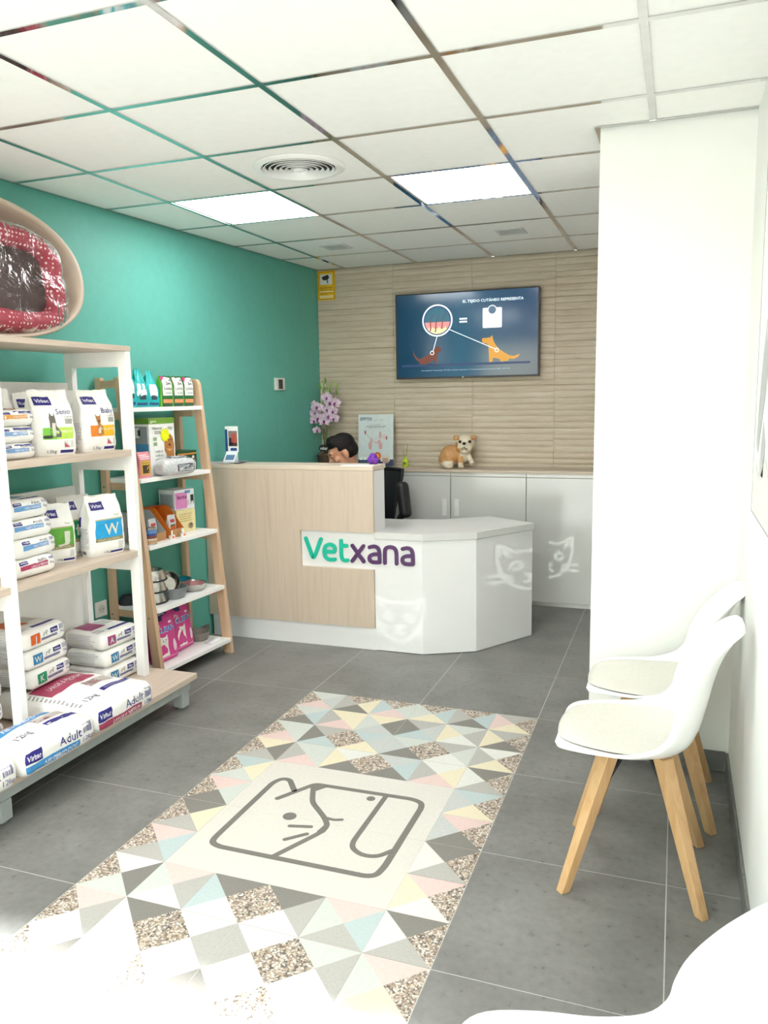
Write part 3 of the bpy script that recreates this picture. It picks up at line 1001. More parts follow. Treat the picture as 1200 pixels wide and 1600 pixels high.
# ================================================================== BACK CABINETS
CY = 5.757
bounds = [LW(5.9) + .02, .655, 1.2495, 1.818, 2.39, 2.75]
labs = ['white low cabinet behind the receptionist in the corner', 'white low cabinet behind the black office chair', 'white low cabinet under the bulldog figure',
        'white low cabinet behind the angled counter end', 'white low cabinet half hidden by the pier']
for k in range(5):
    a, b = bounds[k] + .0015, bounds[k + 1] - .0015
    t = empty('base_cabinet', ((a + b) / 2, CY, 0)); tag(t, labs[k], 'cabinet', 'white low cabinets along the ribbed wall')
    w = (b - a) / 2
    MB().box(-w, w, .021, YB - CY - .012, .034, .984).build('body', M_laminate, t, bevel=.001)
    MB().box(-w + .002, w - .002, .03, .25, 0, .0335).build('plinth', M_laminate, t)
    MB().box(-w, w, .0, .020, .957, .984).build('top_rail', M_door, t, bevel=.001)
    d = MB().box(-w + .001, w - .001, .0, .019, .038, .952).build('door', M_door, t, bevel=.0015)
    s = -1 if k in (2, 4) else 1
    if k != 3:
        hx = s * (w - .046)
        h = MB()
        h.box(hx - .018, hx - .012, -.004, -.0003, .655, .785).box(hx + .012, hx + .018, -.004, -.0003, .655, .785)
        h.box(hx - .012, hx + .012, -.004, -.0003, .655, .661).box(hx - .012, hx + .012, -.004, -.0003, .779, .785)
        h.box(hx - .012, hx + .012, -.0012, -.0003, .661, .779)
        h.build('handle', flat('#dfe0de', .35), d, bevel=.0008)
wt = MB().box(bounds[0] - .015, 2.752, CY - .012, YB - .012, .9845, 1.006).build('worktop', M_cabtop, bevel=.0015)
tag(wt, 'long pale wood worktop on the white back cabinets', 'worktop')

# ================================================================== WHITE SHELVING ON PLATFORM
NAVY, WHITE = '#2e2a7c', '#f3f3f0'
M_paper = noisy('bag_paper', '#f0efeb', '#e9e8e3', (6, 6, 6), 3, 0.42, bump=0.15)
PX0, PX1 = -0.10, 0.572                          # platform depth
PY = [1.42, 3.335]
t = empty('shop_platform', (0, 0, 0)); tag(t, 'low wood-topped display platform on grey metal legs', 'platform')
MB().prism([(LW(PY[0]) + .03, PY[0]), (.558, PY[0]), (.572, PY[1]), (LW(PY[1]) + .03, PY[1])], .142, .17).build('top_board', M_ash_top, t, bevel=.0015)
fr = MB()
fr.prism([(.50, PY[0] + .03), (.535, PY[0] + .03), (.549, PY[1] - .03), (.514, PY[1] - .03)], .092, .1415)
fr.prism([(0.0, PY[0] + .03), (.03, PY[0] + .03), (.03, PY[1] - .03), (0.0, PY[1] - .03)], .092, .1415)
for y in (PY[0] + .03, 2.1, 2.7, PY[1] - .06):
    fr.box(.03, .50, y, y + .03, .095, .1415)
fr.build('frame', M_greymetal, t, bevel=.002)
for y in (1.48, 2.11, 3.27):
    for x in (.06, .515):
        l = MB().box(x - .028, x + .028, y - .028, y + .028, .012, .0915).build('leg', M_greymetal, t, bevel=.003)
        MB().lathe([(.022, 0), (.024, .004), (.022, .0115)], 16).build('foot', flat('#6b6e6d', .5), l, loc=(x, y, 0))

FX0, FX1 = -0.022, 0.35                          # frame depth of the shelving
SHELF_Z = [(.789, .819), (1.287, 1.317), (1.787, 1.811)]
t = empty('shelving_unit', (0, 0, .17)); tag(t, 'white framed shelving unit with pale wood shelves standing on the platform', 'shelf unit')
frames_y = [1.58, 2.405, 3.21]
for y in frames_y:
    fr = MB()
    y0, y1 = y, y + .034
    fr.box(FX0, FX0 + .045, y0, y1, .0005, 1.6165)
    fr.box(FX1 - .05, FX1, y0, y1, .0005, 1.6165)
    for z in (.619, 1.117, 1.6165):
        fr.box(FX0 + .045, FX1 - .05, y0, y1, z - .072, z)
    o = fr.build('side_frame', M_laminate, t, bevel=.0012)
for s in range(2):
    a, b = frames_y[s] + .0345, frames_y[s + 1] - .0005
    for (z0, z1) in SHELF_Z[:2]:
        MB().box(FX0 + .004, FX1, a, b, z0 - .17, z1 - .17).build('shelf_board', M_ash_top, t, bevel=.001)
    for z0, z1 in ((.819, 1.135), (1.317, 1.645)):
        MB().box(FX0, FX0 + .016, a, b, z0 - .1695, z1 - .17).build('back_panel', M_laminate, t)
    MB().box(FX0, FX0 + .016, a, b, .0005, .6185).build('back_panel', M_laminate, t)
MB().box(FX0 - .002, FX1 + .002, frames_y[0] - .001, frames_y[2] + .035, 1.617, 1.641).build('top_board', M_ash_top, t, bevel=.001)

# ---- packets on the shelving
G90 = R(90)
def virbac(p, face, u0, u1, v0, v1):
    p.rect(face, u0, u1, v0, v1, NAVY, .0018)
    p.text(face, (u0 + u1) / 2, v0 + (v1 - v0) * .3, (v1 - v0) * .42, 'Virbac', '#e9e9f4', width=(u1 - u0) * .8, align='c', off=.0026, bold=True)

def big_sack(loc, rz, col, words, label, seed, w=.385, l=.60, h=.115, dark='#7f2440'):
    p = Pack(rbox(w / 2, l / 2, h / 2, .036, .022, .007, seed), (w / 2, l / 2, h / 2), (18, 20, 8))
    hw = w / 2
    # end towards the room
    p.rect('F', -hw * .93, hw * .50, h * .12, h * .40, col)
    p.text('F', -hw * .5, h * .18, h * .15, words, '#f3eef0', width=hw * .92, slant=.25)
    virbac(p, 'F', -hw * .93, -hw * .52, h * .46, h * .86)
    p.text('F', -hw * .06, h * .47, h * .33, 'Adult', NAVY, width=hw * .62)
    p.barcode('F', hw * .62, hw * .86, h * .5, h * .85)
    p.text('F', hw * .60, h * .24, h * .16, '12kg', '#33337a', width=hw * .28)
    # top: colour panel, photo strip, navy bar
    fo = -l / 2 + .30
    if l < .4:
        p.rect('T', -hw * .80, hw * .62, l / 2 - .075, l / 2 - .02, col)
        p.text('T', -hw * .55, l / 2 - .062, .03, words, '#f3e6ea', width=hw * 1.05, slant=.2)
        p.rect('T', -hw * .05, hw * .72, -l / 2 + .105, -l / 2 + .15, '#b9b3ac')
        p.barcode('T', -hw * .05, hw * .35, -l / 2 + .108, -l / 2 + .147, dark)
        p.rect('T', -hw * .02, hw * .82, -l / 2 + .062, -l / 2 + .09, NAVY)
        p.text('T', -hw * .72, -l / 2 + .07, .035, '12kg', '#4a4a6a', width=hw * .35)
        return p.finish('food_sack', M_paper, loc, rz, label, 'sack', 'large food sacks lying on the platform')
    p.rect('T', -hw * .80, hw * .62, -.02, .11, col)
    p.text('T', -hw * .55, .03, .035, words, '#f3e6ea', width=hw * 1.05, slant=.2)
    p.rect('T', -hw * .05, hw * .72, -.11, -.045, '#b9b3ac')
    p.barcode('T', -hw * .05, hw * .35, -.105, -.05, dark)
    p.rect('T', -hw * .10, hw * .80, -.185, -.155, NAVY)
    p.text('T', 0, -.178, .014, 'NEW HIGH PROTEIN FORMULA', '#b8b8dc', width=hw * .7)
    p.text('T', -hw * .72, -.20, .035, '12kg', '#4a4a6a', width=hw * .35)
    p.lines('T', -hw * .97, -hw * .84, -.2, .12, 14, '#9a9a9c')
    p.rect('T', -hw * .75, -hw * .2, .12, .2, '#8d7a66')
    return p.finish('food_sack', M_paper, loc, rz, label, 'sack', 'large food sacks lying on the platform')
big_sack((.330, 2.728, .1705), G90, '#a8425f', 'LARGE & MEDIUM', 'large white food sack with raspberry band, nearest the platform corner', 1, l=.578)
big_sack((.512, 2.318, .1705), G90, '#3f8cc4', 'NEUTERED DOG', 'large white food sack with blue band on the platform', 2, l=.235)
big_sack((.510, 1.908, .1705), G90, '#a8425f', 'LARGE & MEDIUM', 'large white food sack cut off by the left picture edge', 5, l=.235)

def brick_bag(loc, rz, letter, col, label, seed, w=.255, l=.25, h=.084):
    p = Pack(rbox(w / 2, l / 2, h / 2, .026, .003, .003, seed), (w / 2, l / 2, h / 2), (14, 12, 8))
    hw = w / 2
    p.rect('F', -hw * .74, -hw * .30, h * .26, h * .80, col)
    p.text('F', -hw * .52, h * .36, h * .34, letter, '#cfd6d6', align='c', bold=True)
    p.rect('F', -hw * .26, hw * .52, h * .34, h * .48, '#8e8ea2')
    p.text('F', -hw * .2, h * .37, h * .08, 'HIGH PROTEIN CARE', '#4a4a88', width=hw * .6)
    virbac(p, 'F', hw * .20, hw * .56, h * .56, h * .82)
    p.poly('F', [(-hw * .18, h * .54), (-hw * .15, h * .7), (-hw * .02, h * .74), (hw * .02, h * .82), (hw * .08, h * .76), (hw * .04, h * .7), (hw * .03, h * .54), (0, h * .54), (-.004, h * .64), (-hw * .1, h * .64), (-hw * .12, h * .54)], '#b8b8b4')
    p.barcode('F', hw * .64, hw * .86, h * .60, h * .86, '#8a8aa8')
    p.text('F', hw * .66, h * .40, h * .13, '3kg', '#4a4a88', width=hw * .18)
    p.rect('T', -hw * .72, hw * .1, -.02, .10, col)
    p.rect('T', -hw * .30, hw * .84, -.088, -.066, NAVY)
    p.rect('T', hw * .15, hw * .7, .0, .08, '#c6ccc8')
    p.lines('L', -.10, .10, h * .12, h * .9, 8, '#c2c2c8')
    p.lines('T', -hw * .9, -hw * .4, -.09, -.04, 4, '#b0b0b4')
    return p.finish('food_packet', M_paper, loc, rz, label, 'food packet', 'stacked small food packets on the platform')
for k, (L, c, lab) in enumerate((('W', '#2f7fae', 'small white food packet lettered blue W, lowest beside the end frame'),
                                 ('W', '#2f7fae', 'small white food packet lettered blue W, middle beside the end frame'),
                                 ('A', '#a04878', 'small white food packet lettered purple A, top beside the end frame'))):
    brick_bag((.152 - .004 * k, 3.145 + .004 * k, .1706 + .0885 * k), G90 + R((-2, 1, -3)[k]), L, c, lab, 11 + k)
for k, (L, c, lab) in enumerate((('K', '#1f8a5c', 'small white food packet lettered green K on the raspberry sack'),
                                 ('W', '#2f7fae', 'small white food packet lettered blue W between J and K packets'),
                                 ('J', '#d9622a', 'small white food packet lettered orange J on top of W and K'))):
    brick_bag((.127 - .003 * k, 2.688 - .006 * k, .311 + .0885 * k), G90 + R((3, 1, 2)[k]), L, c, lab, 21 + k)
for k, (L, c, lab) in enumerate((('A', '#a04878', 'small food packet at the foot of the stack behind the blue sack'),
                                 ('K', '#1f8a5c', 'third small food packet from the top behind the middle post'),
                                 ('W', '#2f7fae', 'second small food packet from the top behind the middle post'),
                                 ('J', '#d9622a', 'top small food packet with orange print at left edge'))):
    brick_bag((.150, 2.262 + .004 * k, .1706 + .0885 * k), G90 + R((1, -2, 2, -1)[k]), L, c, lab, 31 + k)

def stand_bag(loc, rz, kind, label, seed, w=.20, d=.10, h=.285, lean=0.0, group='white food bags standing on the shelves'):
    p = Pack(pouch(w / 2, d / 2, h / 2, .07, .007, seed, .62, lean, .05), (w / 2, d / 2, h / 2), (12, 8, 20))
    hw = w / 2
    virbac(p, 'F', -hw * .80, -hw * .02, h * .77, h * .90)
    if kind in ('Senior', 'Baby'):
        c1, c2 = ('#7cc24a', '#b9d95c') if kind == 'Senior' else ('#e8862e', '#f0b92a')
        p.text('F', hw * .10, h * .63, h * .085, kind, NAVY, width=hw * .72)
        p.rect('F', -hw * .60, hw * .05, h * .25, h * .43, c1)
        p.rect('F', hw * .05, hw * .84, h * .25, h * .43, c2)
        p.text('F', 0, h * .35, h * .035, 'NEUTERED CAT' if kind == 'Senior' else 'SMALL & TOY', '#f4f6e8', width=hw * .8)
        if kind == 'Senior':
            a = '#6b675f'
            p.poly('F', [(-hw * .28, h * .29), (-hw * .26, h * .5), (-hw * .3, h * .58), (-hw * .24, h * .66), (-hw * .18, h * .61), (-hw * .08, h * .61), (-hw * .02, h * .66), (0, h * .57), (hw * .04, h * .45), (hw * .22, h * .36), (hw * .24, h * .28)], a, .0022)
            p.disc('F', -hw * .38, h * .29, hw * .22, h * .025, '#3d4038', .002)
            p.rect('F', -hw * .16, -hw * .02, h * .3, h * .5, '#d8d2c6', .0026)
        else:
            a = '#b5814f'
            p.poly('F', [(-hw * .2, h * .27), (-hw * .2, h * .45), (-hw * .28, h * .52), (-hw * .3, h * .62), (-hw * .22, h * .58), (-hw * .08, h * .58), (0, h * .62), (0, h * .51), (-hw * .04, h * .45), (hw * .12, h * .42), (hw * .14, h * .27)], a, .0022)
            p.disc('F', -hw * .15, h * .50, hw * .05, h * .018, '#40302a', .0026)
            p.rect('F', -hw * .14, -hw * .02, h * .3, h * .42, '#e4d2bc', .0026)
        p.rect('F', hw * .44, hw * .8, h * .48, h * .56, '#a4a29c')
        p.text('F', hw * .42, h * .57, h * .03, 'HPM', '#8a8a88', width=hw * .4)
        p.poly('F', [(hw * .34, h * .12), (hw * .84, h * .12), (hw * .84, h * .22), (hw * .34, h * .22)], '#cfcfcb')
        p.poly('F', [(hw * .34, h * .12), (hw * .62, h * .12), (hw * .38, h * .2)], '#c05a6a', .0022)
        p.rect('F', hw * .18, hw * .84, h * .035, h * .08, NAVY)
        p.text('F', -hw * .45, h * .04, h * .05, '1,5kg', '#3a3a5a', width=hw * .45)
    else:
        c = kind[1]
        p.rect('F', -hw * .72, hw * .82, h * .30, h * .60, c)
        p.rect('F', -hw * .72, hw * .82, h * .24, h * .30, '#8c8458')
        p.rect('F', -hw * .72, hw * .82, h * .60, h * .62, '#b8b088')
        p.text('F', hw * .18, h * .35, h * .19, kind[0], '#d2d4c4', width=hw * .8, align='c', bold=True)
        p.text('F', -hw * .62, h * .255, h * .03, 'WEIGHT LOSS CONTROL', '#e8e4cc', width=hw * 1.2)
        p.text('F', hw * .28, h * .65, h * .04, 'Vet', '#8c8458', width=hw * .35)
        p.rect('F', hw * .5, hw * .78, h * .09, h * .21, '#d2d2ce')
        p.rect('F', hw * .1, hw * .84, h * .03, h * .065, NAVY)
        p.text('F', -hw * .3, h * .04, h * .04, '1,5kg', '#3a3a5a', width=hw * .35)
        p.rect('L', -d * .36, -d * .22, h * .5, h * .66, NAVY)
    p.lines('L', -d * .36, d * .36, h * .14, h * .48, 12, '#c3c3cc')
    p.barcode('L', -d * .2, d * .1, h * .04, h * .09, '#4a4a58')
    return p.finish('food_bag', M_paper, loc, rz, label, 'food bag', group)
def flat_bag(loc, rz, col, words, word2, label, seed, w=.235, l=.27, h=.078, group='flat white food bags stacked on the shelves'):
    p = Pack(rbox(w / 2, l / 2, h / 2, .028, .003, .004, seed), (w / 2, l / 2, h / 2), (14, 12, 8))
    hw = w / 2
    p.rect('F', -hw * .80, hw * .52, h * .46, h * .70, col)
    p.text('F', -hw * .3, h * .51, h * .13, words, '#f2f2f4', width=hw * .78, slant=.2)
    virbac(p, 'F', -hw * .82, -hw * .42, h * .74, h * .97)
    p.text('F', hw * .06, h * .75, h * .18, word2, '#42424e', width=hw * .42)
    p.barcode('F', hw * .6, hw * .84, h * .74, h * .94, '#8080a8')
    p.text('F', hw * .62, h * .5, h * .14, '3kg', '#4a4a66', width=hw * .2)
    p.rect('T', -hw * .75, hw * .4, -.05, .08, col)
    p.rect('T', -hw * .2, hw * .8, -.1, -.08, NAVY)
    p.lines('L', -.11, .11, h * .15, h * .85, 7, '#c8c8ce')
    return p.finish('flat_food_bag', M_paper, loc, rz, label, 'food bag', group)
# upper shelf, z 1.317
z = 1.3175
for k, (c, lab) in enumerate((('#7fa3cf', 'bottom flat food bag of the upper shelf stack'), ('#7fa3cf', 'middle flat food bag of the upper shelf stack'),
                              ('#e3a24c', 'top flat food bag with orange band, upper shelf stack'))):
    flat_bag((.205, 2.570 + .002 * k, z + .0685 * k), G90 + R((1, -2, 2)[k]), c, 'NEUTERED', 'Adult', lab, 41 + k, w=.195, l=.17, h=.067)
stand_bag((.215, 2.828, z), G90 - R(20), 'Senior', 'white food bag reading Senior with green band and cat picture', 51, lean=.01)
stand_bag((.232, 3.088, z), G90 - R(10), 'Baby', 'white food bag reading Baby with orange band and small dog', 52)
stand_bag((.095, 3.03, z), G90 - R(10), 'Baby', 'white food bag half hidden behind the Baby bag', 53)
stand_bag((.065, 2.846, z), G90 - R(8), 'Senior', 'white food bag half hidden behind the Senior bag', 54, h=.275, d=.075, w=.14)
stand_bag((.058, 2.695, z), G90 - R(6), 'Senior', 'white food bag upright behind the flat bags, next to Senior', 55, h=.295, d=.07, w=.13)
stand_bag((.058, 2.565, z), G90 - R(6), 'Baby', 'white food bag at the left end behind the flat stack', 56, h=.28, d=.07, w=.13)
# lower shelf, z .819
z = .8195
for k, (c, w2, ww, lab) in enumerate((('#b23e63', 'Baby', 'LARGE & MEDIUM', 'flat food bag with raspberry band, bottom of the lower shelf stack'),
                                      ('#6f9fd0', 'Adult', 'NEUTERED', 'flat food bag with blue band just above the raspberry one'),
                                      ('#6f9fd0', 'Adult', 'NEUTERED', 'flat food bag with blue band, second from the stack top'),
                                      ('#6f9fd0', 'Adult', 'NEUTERED', 'flat food bag with blue band, topmost on the lower shelf'))):
    flat_bag((.165 - .003 * k, 2.604 + (.004, .018, .006, -.004)[k], z + .0825 * k), G90 + R((1, 4, -2, 3)[k]), c, ww, w2, lab, 61 + k, w=.235, l=.26, h=.080)
stand_bag((.238, 3.094, z), G90 - R(14), ('W', '#2a9fd6'), 'white food bag with bright blue W panel', 71)
stand_bag((.108, 3.056, z), G90 - R(14), ('K', '#1f8a5c'), 'white food bag with dark green panel behind the W bag', 72)
stand_bag((.165, 2.876, z), G90 - R(24), ('J', '#5fa43c'), 'white food bag with bright green panel beside the flat stack', 73, d=.08, w=.15, h=.27)
stand_bag((.045, 2.872, z), G90 - R(6), ('V', '#5d3a32'), 'white food bag with brown panel at the back of the lower shelf', 74, d=.07, w=.14)

# ---- oval pet bed on top of the shelving
bed = empty('pet_bed', (.10, 2.635, 1.8115)); tag(bed, 'large oval taupe plastic pet bed standing on edge atop the shelving', 'pet bed')
bed.rotation_euler = (0, 0, G90)
A_, B_ = .64, .312
tilt = Matrix.Rotation(R(-7), 3, 'X')
def bed_pt(a, k, w, drop=0.0):
    ex = 2.25
    c, s = math.cos(a), math.sin(a)
    r = (abs(c) ** ex + abs(s) ** ex) ** (-1 / ex)
    p = Vector((A_ * k * r * c, w, B_ * (k if k < 1 else k) * r * s + B_))
    return tilt @ p + Vector((0, .0, .012))
prof = [(.985, .012), (1.0, .0), (1.0, -.014), (.985, -.020), (.955, -.018), (.935, -.004), (.915, .03), (.905, .034), (.875, .085), (.865, .088), (.83, .15), (.80, .165), (.4, .17), (.02, .17)]
back = [(.02, .178), (.4, .178), (.81, .174), (.85, .158), (.89, .09), (.93, .03), (.96, .012), (.985, .012)]
allp = prof + back
mb = MB()
mb.grid(lambda u, v: bed_pt(2 * PI * u, allp[min(int(round(v * (len(allp) - 1))), len(allp) - 1)][0], allp[min(int(round(v * (len(allp) - 1))), len(allp) - 1)][1]), 72, len(allp) - 1, wrapu=True)
mb.build('shell', M_taupe, bed, smooth=True, angle=70)
# cushion: dotted bolster ring with a dip, plush pad and clear wrap
def rr_pt(a, w, h, ex=5.0):
    c, s = math.cos(a), math.sin(a)
    r = (abs(c) ** ex + abs(s) ** ex) ** (-1 / ex)
    return w * r * c, h * r * s
def bolster(u, v):
    a, b = 2 * PI * u, 2 * PI * v
    x, zz = rr_pt(a, .455, .190)
    rr = .052 + .004 * noise.noise(Vector((math.cos(a) * 3, math.sin(a) * 3, 1)))
    if abs(math.cos(a)) > .93 and abs(math.sin(a)) < .2: rr *= .93
    d = Vector((x / .43, 0, zz / .19)); d = d.normalized()
    wr = .004 * noise.noise(Vector((x * 25, zz * 25, math.cos(b))))
    p = Vector((x + .01, .02, zz - .035 + B_)) + d * (rr + wr) * math.cos(b) + Vector((0, -1, 0)) * (rr + wr) * math.sin(b) * 1.05
    return tilt @ p + Vector((0, .0, .012))
cu = MB().grid(bolster, 110, 16, wrapu=True).build('dotted_bolster', M_reddot, bed, smooth=True, angle=80)
def pad(u, v):
    x, zz = (u * 2 - 1) * .435, (v * 2 - 1) * .175
    y = .035 + .02 * noise.noise(Vector((x * 9, zz * 9, 4))) + .012 * abs(noise.noise(Vector((x * 14, zz * 20, 1))))
    return tilt @ Vector((x + .01, y, zz - .035 + B_)) + Vector((0, 0, .012))
MB().grid(pad, 44, 22).build('plush_pad', M_brown, bed, smooth=True)
def wrap(u, v):
    a = 2 * PI * u
    k = v
    x, zz = rr_pt(a, .525, .252, 4.0)
    x *= k; zz *= k
    y = -.045 + .012 * noise.noise(Vector((x * 8, zz * 11, 2))) + .09 * max(0, k - .9) / .1 * .6
    return tilt @ Vector((x + .01, y, zz - .035 + B_)) + Vector((0, 0, .012))
MB().grid(wrap, 72, 14, wrapu=True).build('clear_wrapping', M_wrap, bed, smooth=True, angle=80)
for s in (-.42, .42):
    MB().box(s - .022, s + .022, -.005, .11, .0005, .024).build('dark_foot', flat('#3a2030', .6), bed, bevel=.004)

# ================================================================== LADDER SHELF
LO, LT = Vector((LW(3.50), 3.50, 0)), -TILT_L
def LP(x, y, z):
    return LO + Vector((x * math.cos(LT) - y * math.sin(LT), x * math.sin(LT) + y * math.cos(LT), z))
lad = empty('ladder_shelf', LO, LT); tag(lad, 'beech ladder shelf with white boards leaning by the teal wall', 'shelf unit')
LWD = .672
def lfx(z): return .362 - .0925 * z
for y0 in (.0, LWD - .03):
    mb = MB()
    zt = 1.675
    a = [(lfx(0) - .056, 0), (lfx(0), 0), (lfx(zt - .03), zt - .03), (lfx(zt) - .012, zt - .004), (lfx(zt) - .035, zt), (lfx(zt) - .056, zt)]
    n = len(a)
    mb.add([(x, y0, z) for x, z in a] + [(x, y0 + .03, z) for x, z in a], [tuple(range(n)), tuple(range(n, 2 * n))[::-1]] + [(i, i + n, (i + 1) % n + n, (i + 1) % n) for i in range(n)])
    o = mb.build('front_leg', M_beech, lad, bevel=.002)
    MB().box(.018, .058, y0, y0 + .03, 0, 1.675).build('rear_leg', M_beech, lad, bevel=.002)
    MB().box(.0585, lfx(1.64) - .057, y0 + .002, y0 + .028, 1.62, 1.66).build('top_rail', M_beech_x, lad, bevel=.002)
LZ = [.100, .430, .776, 1.137, 1.516]
for k, z in enumerate(LZ):
    MB().box(.020, lfx(z) + .012, .0305, LWD - .0305, z - .022, z).build('board', M_laminate, lad, bevel=.001)
    for y0 in (.004, LWD - .026):
        yy = (.0305, .046) if y0 < .1 else (LWD - .046, LWD - .0305)
        r_ob = MB().box(.0585, lfx(z) - .058, yy[0], yy[1], z - .062, z - .0225).build('side_rail', M_beech_x, lad)
        ys = -.0012 if y0 < .1 else LWD + .0002
        sc_ = MB()
        for x in (.038, lfx(z) - .03):
            sc_.lathe([(.0045, 0), (.0045, .001)], 10, M=Matrix.Translation((x, ys + .001, z - .045)) @ Matrix.Rotation(R(90), 4, 'X'))
        sc_.build('bolt', flat('#4b4038', .4), r_ob)
AL = G90 + LT
# shelf 5 (top): turquoise pouches and green snack pouches
def treat(x, y, z, rot, h, label, seed):
    w, d = .094, .055
    p = Pack(pouch(w / 2, d / 2, h / 2, .10, .008, seed, .45, .012, .62), (w / 2, d / 2, h / 2), (8, 6, 14))
    p.rect('L', -d * .36, d * .36, h * .08, h * .66, '#bccfd6')
    p.lines('L', -d * .3, d * .3, h * .12, h * .6, 9, '#7fa3b4')
    p.rect('F', -w * .3, w * .32, h * .3, h * .62, '#e4e8e8'); p.rect('F', -w * .2, w * .25, h * .2, h * .32, '#39404c')
    p.rect('F', -w * .38, w * .38, h * .05, h * .12, '#1d4e7a')
    return p.finish('treat_pouch', noisy('turquoise_foil_%d' % seed, '#18a5a5', '#22b2b0', (20, 20, 20), 3, .35), LP(x, y, z), rot, label, 'pouch', 'turquoise treat pouches on the top board')
treat(.155, .090, 1.5165, AL - R(4), .245, 'tallest turquoise treat pouch beside the white end frame', 1)
treat(.150, .190, 1.5165, AL - R(12), .205, 'turquoise treat pouch in the middle of the three', 2)
treat(.145, .290, 1.5165, AL - R(8), .20, 'turquoise treat pouch next to the green snack pouches', 3)
def snack(x, y, z, rot, label, seed):
    w, d, h = .092, .05, .172
    p = Pack(pouch(w / 2, d / 2, h / 2, .25, .003, seed, .7, 0, .02), (w / 2, d / 2, h / 2), (8, 6, 12))
    p.rect('F', -w * .42, w * .42, h * .36, h * .96, '#dfe3dc')
    p.poly('F', [(-w * .45, h * .74), (-w * .1, h * .97), (-w * .45, h * .97)], '#c9366f')
    p.rect('F', -w * .42, w * .42, h * .12, h * .24, '#e2915f'); p.rect('F', -w * .42, w * .42, h * .24, h * .36, '#2c6a3c')
    p.text('F', -w * .12, h * .72, h * .09, 'Zim', '#2c3a30', width=w * .4, bold=True)
    p.text('F', -w * .32, h * .55, h * .09, 'Little', '#2c3a30', width=w * .65)
    p.text('F', -w * .2, h * .42, h * .06, 'snack', '#2c6a3c', width=w * .5)
    p.disc('F', w * .3, h * .86, w * .07, h * .04, '#5a6058')
    return p.finish('snack_pouch', [flat('#2f5a38', .4), flat('#6cc23f', .4)], LP(x, y, z), rot, label, 'pouch', 'green snack pouches on the top board', facemat={'L': 1})
snack(.165, .385, 1.5165, AL - R(4), 'green and white snack pouch nearest the turquoise ones', 4)
snack(.168, .480, 1.5165, AL - R(2), 'green and white snack pouch between two alike', 5)
snack(.168, .575, 1.5165, AL - R(2), 'green and white snack pouch at the right end of the board', 6)

def carton(name, x, y, z, rot, w, d, h, mats, label, cat, fn, group=None, facemat=None, loc=None, tilt=None):
    p = Pack(rbox(w / 2, d / 2, h / 2, .0015), (w / 2, d / 2, h / 2), (2, 2, 2))
    fn(p, w, d, h)
    return p.finish(name, mats, loc or LP(x, y, z), rot, label, cat, group, smooth=False, facemat=facemat, tilt=tilt)
# shelf 4: dog food carton with star price tag, pink packet, silver bag, green carton
def art_dog(p, w, d, h):
    p.rect('F', -w / 2, w / 2, h * .9, h, '#6f9c3a'); p.rect('L', -d / 2, d / 2, h * .9, h, '#5f8a34')
    p.text('F', -w * .45, h * .925, h * .045, 'guro', '#eef4e4', width=w * .24, bold=True)
    p.text('F', -w * .38, h * .80, h * .055, 'Natural', '#5a5648', width=w * .36); p.text('F', w * .22, h * .80, h * .055, 'dogs', '#4a4a44', width=w * .2)
    p.lines('F', -w * .3, w * .1, h * .72, h * .78, 2, '#8a8a82')
    for v in (.52, .61): p.rect('F', -w * .36, -w * .22, h * v, h * (v + .06), '#9ab58a')
    for v in (.26, .33, .40): p.text('F', -w * .3, h * v, h * .035, 'KIBBLES', '#4c4c4a', width=w * .3)
    c = '#b4793f'
    p.poly('F', [(w * .12, h * .12), (w * .14, h * .36), (w * .06, h * .42), (w * .07, h * .6), (w * .16, h * .7), (w * .28, h * .73), (w * .4, h * .66), (w * .46, h * .52), (w * .44, h * .4), (w * .48, h * .12)], c)
    p.disc('F', w * .27, h * .52, w * .04, h * .025, '#3a2418', .002); p.disc('F', w * .2, h * .6, w * .022, h * .016, '#3a2418', .002); p.disc('F', w * .34, h * .61, w * .022, h * .016, '#3a2418', .002)
    p.poly('F', [(w * .14, h * .46), (w * .27, h * .4), (w * .4, h * .46), (w * .3, h * .44)], '#d8b48c', .002)
    star = []
    for k in range(20):
        r = 1.0 if k % 2 == 0 else .72
        a = 2 * PI * k / 20 + .1
        star.append((w * .10 + w * .2 * r * math.cos(a), h * .70 + h * .135 * r * math.sin(a)))
    p.poly('F', star, '#eaf01a', .0032)
    p.rect('L', -d * .42, d * .42, h * .56, h * .86, '#8f9698'); p.rect('L', -d * .2, d * .05, h * .66, h * .84, '#e8e8e6', .0018); p.rect('L', .0, d * .12, h * .7, h * .8, '#2c2c30', .002)
    p.rect('L', -d * .45, d * .45, h * .42, h * .56, '#4a8fc0'); p.rect('L', -d * .45, d * .45, h * .30, h * .42, '#d8c49a'); p.rect('L', -d * .45, d * .45, h * .14, h * .30, '#4a3a4c')
    p.text('L', -d * .3, h * .2, h * .05, 'Calibra', '#d8d8dc', width=d * .6)
carton('food_carton', .138, .285, 1.1375, AL + R(2), .225, .15, .318, flat('#eceeea', .45), 'tall white dog food carton with green top band and yellow star tag', 'carton', art_dog)
def art_pink(p, w, d, h):
    p.rect('F', -w * .36, w * .36, h * .12, h * .66, '#d9b24c'); p.rect('F', -w * .26, w * .26, h * .18, h * .5, '#4a3a2c', .0018)
    p.lines('F', -w * .4, w * .4, h * .7, h * .92, 3, '#f0d8dc')
    p.text('F', -w * .3, h * .55, h * .08, 'Snack', '#7a4a20', width=w * .6)
p = Pack(pouch(.045, .02, .07, .12, .003, 9, .7), (.045, .02, .07), (6, 4, 10)); art_pink(p, .09, .04, .14)
p.finish('treat_packet', flat('#d98a94', .4), LP(.222, .105, 1.1375), AL - R(6), 'small pink treat packet with brown and yellow label', 'packet')
